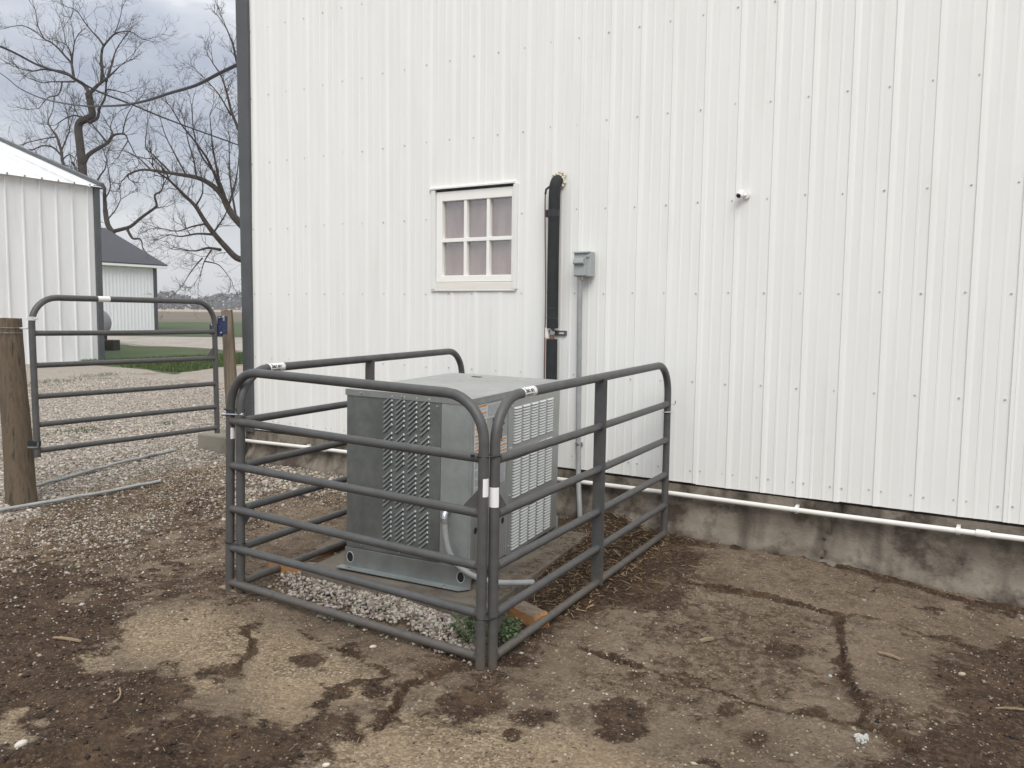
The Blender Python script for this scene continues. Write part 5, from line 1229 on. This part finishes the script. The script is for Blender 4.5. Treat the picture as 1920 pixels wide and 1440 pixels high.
# single stones one can point at
def single_stone(px, py, s, col, label, flat=.65):
    p = gp(px, py, -.01); mb = MB(); rs = np.random.RandomState(int(px)); V_ = ICO_V*(1+rs.uniform(-.22, .22, (12, 1)))*[1.2, .85, flat]*s/2
    z = gz(p[0], p[1]); o = MB().add([(q[0], q[1], q[2]) for q in V_], [tuple(f) for f in ICO_F]).build('stone', mat('stone_tone', col, .9, var=tuple(min(1, c*1.2) for c in col), scale=40, bump=.4, bscale=90), None)
    md = o.modifiers.new('round', 'SUBSURF'); md.levels = 1; md.render_levels = 1
    o.location = (p[0], p[1], z+s*flat*.25); o.rotation_euler = (0, 0, rs.uniform(0, 6)); tag(o, label, 'stone', 'single stones on the yard'); return o
single_stone(1804, 1258, .035, (.36, .30, .22), 'tan rounded stone on the dark soil at the right edge')
single_stone(40, 1408, .05, (.55, .50, .44), 'pale stone at the bottom left of the yard')
single_stone(612, 1425, .03, (.55, .50, .44), 'pale pebble at the bottom edge left of centre')
single_stone(700, 1213, .035, (.50, .46, .40), 'beige stone on the slab in front of the gravel bed')
single_stone(1557, 1252, .028, (.30, .32, .30), 'greenish grey stone beside the vertical crack')
p = gp(1614, 1375, -.02); rs = np.random.RandomState(4); mb = MB()
for i in range(40):
    c = np.array([rs.normal()*.010, rs.normal()*.014, .003+rs.uniform(0, .012)]); mb.add([c+q for q in ICO_V*rs.uniform(.003, .010)*(1+rs.uniform(-.3, .3, (12, 1)))], [tuple(f) for f in ICO_F])
o = mb.build('plaster_crumb', 'plasterbit', None); o.location = (p[0], p[1], gz(p[0], p[1])); tag(o, 'crumbly white lump on the slab near the bottom right', 'plaster lump')
def chip(px, py, L, ang, label, w=.014, h=.006):
    p = gp(px, py, -.01); nn = 6; vs_ = []; rs = np.random.RandomState(int(px+py))
    for i in range(nn+1):
        t = i/nn; ww = w*(.55+.45*math.sin(math.pi*min(.95, max(.12, t))))
        for (a, b) in ((-1, 0), (1, 0), (1, 1), (-1, 1)): vs_.append((L*(t-.5), a*ww/2+rs.uniform(-.001, .001), b*h+.004*math.sin(t*3)+rs.uniform(-.0007, .0007)))
    fs = [(3, 2, 1, 0), tuple(nn*4+k for k in range(4))]
    for i in range(nn):
        for j in range(4): fs.append((i*4+j, i*4+(j+1) % 4, (i+1)*4+(j+1) % 4, (i+1)*4+j))
    o = MB().add(vs_, fs).build('wood_chip', 'chipwood', None); o.location = (p[0], p[1], gz(p[0], p[1])+.004); o.rotation_euler = (0, .03, ang); tag(o, label, 'wood chip', 'wood chips on the yard'); return o
chip(1325, 1192, .085, R(60), 'short tan wood chip on the slab right of the pen', .02, .012)
chip(1668, 1222, .10, R(-10), 'split twig piece on the pale slab right of the crack', .016, .008)
chip(126, 1206, .15, R(20), 'curved brown bark strip on the dark soil at the left', .018, .006)
chip(430, 1111, .13, R(5), 'flat wood shim under the left front post of the pen', .05, .008)
chip(1895, 1318, .12, R(30), 'pale straw piece at the right edge', .010, .005)
p0 = gp(218, 1300, 0); rootp = [gp(224, 1290, .01), gp(226, 1300, .012), gp(222, 1310, .01), gp(212, 1317, .006)]
o = MB().tube(smooth_path(rootp, 5), [.004]*0 or .0035, 6).build('root_strand', 'chipwood', None, smooth=True, loc=tuple(rootp[0])); tag(o, 'thin curled white root strand on the dark soil at the left', 'root')
# straw and bark mulch
def strips(name, x, y, L, W, cols, tilt, label, zo=.004, m='straw', thick=.35, zabs=None):
    n = len(x); z = ground_full(x, y)[0] if zabs is None else np.full(n, zabs); a = rng.uniform(0, 2*np.pi, n); t = rng.normal(size=n)*tilt
    d = np.stack([np.cos(a)*np.cos(t), np.sin(a)*np.cos(t), np.sin(t)], 1); s = np.stack([-np.sin(a), np.cos(a), rng.normal(size=n)*.3], 1); u = np.cross(d, s)
    c = np.stack([x, y, z+zo], 1)+np.array([0, 0, 1])*(np.abs(np.sin(t))*L/2)[:, None]
    P = np.zeros((n, 8, 3)); q = 0
    for k1 in (-1, 1):
        for i_, j_ in ((-1, -1), (1, -1), (1, 1), (-1, 1)):
            P[:, q] = c+d*(i_*L/2)[:, None]+s*(j_*W/2*(1 if i_ < 0 else .55))[:, None]+u*(k1*W*thick/2)[:, None]; q += 1
    Fc = np.array([(0,3,2,1),(4,5,6,7),(0,1,5,4),(1,2,6,5),(2,3,7,6),(3,0,4,7)])
    Fq = (Fc[None]+(np.arange(n)*8)[:, None, None]).reshape(-1, 4)
    o = raw_mesh(name, P.reshape(-1, 3), Fq, m, np.repeat(cols, 8, axis=0)); tag(o, label, 'mulch', kind='stuff'); return o
N_ = 20000; xx = rng.uniform(-2.75, -1.0, N_); yy = rng.uniform(-2.5, -.05, N_)
sd = poly_sd(xx, yy, MULCH)+fbm(xx*3, yy*3, 3, 81)*.25
out_ = sstep(-2.02, -1.88, xx)
keep = (sd < np.where(rng.uniform(0, 1, N_) < .10, .20, -.02)) & (rng.uniform(0, 1, N_) > .78*out_) & ~((xx < -2.25+(-.16)*(yy+2.1)) & (yy < -.72)); xx, yy = xx[keep], yy[keep]
b = rng.uniform(0, 1, len(xx))[:, None]**3.0; cl = np.array([.055, .032, .019])[None]*(1-b)+np.array([.38, .27, .155])[None]*b
strips('straw_mulch', xx, yy, rng.uniform(.010, .05, len(xx))*(1+.3*b[:, 0]), rng.uniform(.0016, .0045, len(xx))*(1+.7*b[:, 0]), cl, .22, 'brown straw and bark mulch inside the right side of the pen', zo=.008)
N_ = 900; xx = rng.uniform(-6, .5, N_); yy = rng.uniform(-4.3, -.1, N_); keep = dirt_mask(xx, yy)+.12 > rng.uniform(0, 1, N_); xx, yy = xx[keep], yy[keep]
b = rng.uniform(0, 1, len(xx))[:, None]; cl = np.array([.10, .07, .045])[None]*(1-b)+np.array([.38, .29, .18])[None]*b
strips('straw_litter', xx, yy, rng.uniform(.012, .055, len(xx)), rng.uniform(.0012, .0035, len(xx)), cl, .12, 'thin bits of straw littering the yard')

N_ = 420; u_ = rng.uniform(0, 1, N_); v_ = rng.uniform(0, 1, N_)
px0 = UW+.03+.165*u_**.6; py0 = -.14+v_*1.4
xx = UO[0]+ua[0]*px0+ub[0]*py0; yy = UO[1]+ua[1]*px0+ub[1]*py0
b = rng.uniform(0, 1, N_)[:, None]**2; cl = np.array([.055, .035, .022])[None]*(1-b)+np.array([.36, .26, .16])[None]*b
strips('pad_litter', xx, yy, rng.uniform(.008, .045, N_), rng.uniform(.0015, .004, N_), cl, .05, 'bits of straw blown onto the right side of the concrete pad', zabs=.094, zo=.004)
# green weed at the near corner
wp = gp(912, 1195, -.02); weed = empty('weed_clump', (wp[0], wp[1], gz(wp[0], wp[1]))); tag(weed, 'low dusty green weed clump growing round the near corner posts of the pen', 'weed')
st = MB(); Vl = []; Fl = []; Cl = []
for i in range(120):
    a = random.uniform(0, 2*math.pi); rr = .17*math.sqrt(random.random()); b0 = np.array([rr*math.cos(a)*1.0, rr*math.sin(a)*.8, 0.0]); h = (.115-.30*rr)*random.uniform(.65, 1.15)+.02
    if rr > .06 and abs(a-1.6) < .0: continue
    tip = b0*1.15+np.array([0, 0, max(.025, h)]); st.tube([b0*.8, (b0+tip)/2, tip], .0013, 4)
    for j in range(9):
        c = b0+(tip-b0)*random.uniform(.45, 1.05)+np.array([random.gauss(0, .008), random.gauss(0, .008), random.gauss(0, .004)]); an = random.uniform(0, 6.28); s = random.uniform(.008, .016)
        d = np.array([math.cos(an), math.sin(an), random.uniform(-.1, .6)]); d /= np.linalg.norm(d); q = np.cross(d, [0, 0, 1]); q /= np.linalg.norm(q)
        n0 = len(Vl); Vl += [c, c+d*s*.5+q*s*.42+[0, 0, .002], c+d*s*1.05+q*s*.2, c+d*s*1.15, c+d*s*1.05-q*s*.2, c+d*s*.5-q*s*.42+[0, 0, .002]]
        Fl += [(n0, n0+1, n0+2), (n0, n0+2, n0+3), (n0, n0+3, n0+4), (n0, n0+4, n0+5)]
        g_ = random.uniform(.75, 1.25); Cl += [(.105*g_, .155*g_, .070*g_)]*6
st.build('stems', mat('weed_stem', (.07, .09, .04), .8), weed, local=True)
lo_ = raw_mesh('foliage', np.array(Vl), np.array(Fl), 'leaf', np.array(Cl)); lo_.parent = weed; lo_['kind'] = 'stuff'

# grass on the lawn island, the verge and small tufts in the drive
def blades(name, x, y, h, w, z, label, green=1.0):
    n = len(x); a = rng.uniform(0, 2*np.pi, n); ln = rng.normal(size=(n, 2))*.45*h[:, None]
    P = np.zeros((n, 3, 3)); P[:, 0] = np.stack([x-np.cos(a)*w/2, y-np.sin(a)*w/2, z], 1); P[:, 1] = np.stack([x+np.cos(a)*w/2, y+np.sin(a)*w/2, z], 1); P[:, 2] = np.stack([x+ln[:, 0], y+ln[:, 1], z+h], 1)
    b = rng.uniform(0, 1, n)[:, None]; cl = np.array([.04, .072, .020])[None]*(1-b)+np.array([.085, .13, .040])[None]*b
    dry = rng.uniform(0, 1, n) < .1; cl[dry] = (.20, .17, .09)
    o = raw_mesh(name, P.reshape(-1, 3), np.arange(3*n).reshape(n, 3), 'blade', np.repeat(cl, 3, axis=0)); tag(o, label, 'grass', kind='stuff'); return o
LI = farpts([(150,650),(210,646),(400,655),(470,662),(560,668),(530,684),(440,683),(330,699),(250,689),(190,683),(120,676)]); LP = np.array(LI)
N_ = 90000; xx = rng.uniform(LP[:, 0].min(), LP[:, 0].max(), N_); yy = rng.uniform(LP[:, 1].min(), LP[:, 1].max(), N_)
keep = (poly_sd(xx, yy, LP)+fbm(xx*1.1, yy*1.1, 4, 95)*.9 < .1) & (xx > BX+.15); xx, yy = xx[keep], yy[keep]
blades('lawn_grass', xx, yy, rng.uniform(.03, .10, len(xx)), rng.uniform(.012, .03, len(xx)), np.full(len(xx), zf+.004), 'short lawn grass on the island between the drives')
# tufts along the drive
tx = []; ty_ = []
for (px, py, n, s) in ((150,815,160,.16),(110,717,220,.35),(190,705,120,.3),(60,725,90,.3),(310,800,50,.08),(45,730,70,.25),(205,712,80,.25)):
    c = gp(px, py, .13); tx += list(c[0]+rng.normal(size=n)*s*.6); ty_ += list(c[1]+rng.normal(size=n)*s)
tx = np.array(tx); ty_ = np.array(ty_); blades('drive_tufts', tx, ty_, rng.uniform(.02, .06, len(tx)), rng.uniform(.006, .014, len(tx)), ground_full(tx, ty_)[0], 'sparse green weeds sprouting in the gravel drive')

# ------------------------------------------------------------------ haze
hm = bpy.data.materials.new('haze'); hm.use_nodes = True; nt = hm.node_tree; nt.nodes.clear()
ho = nt.nodes.new('ShaderNodeOutputMaterial'); pv = nt.nodes.new('ShaderNodeVolumePrincipled'); pv.inputs['Density'].default_value = .00055; pv.inputs['Color'].default_value = (.86, .88, .93, 1)
nt.links.new(pv.outputs[0], ho.inputs['Volume'])
hzb = MB().box(-900, 900, -900, 900, -1.5, 26).build('haze', hm); tag(hzb, 'thin pale haze in the air over the farm', kind='stuff')
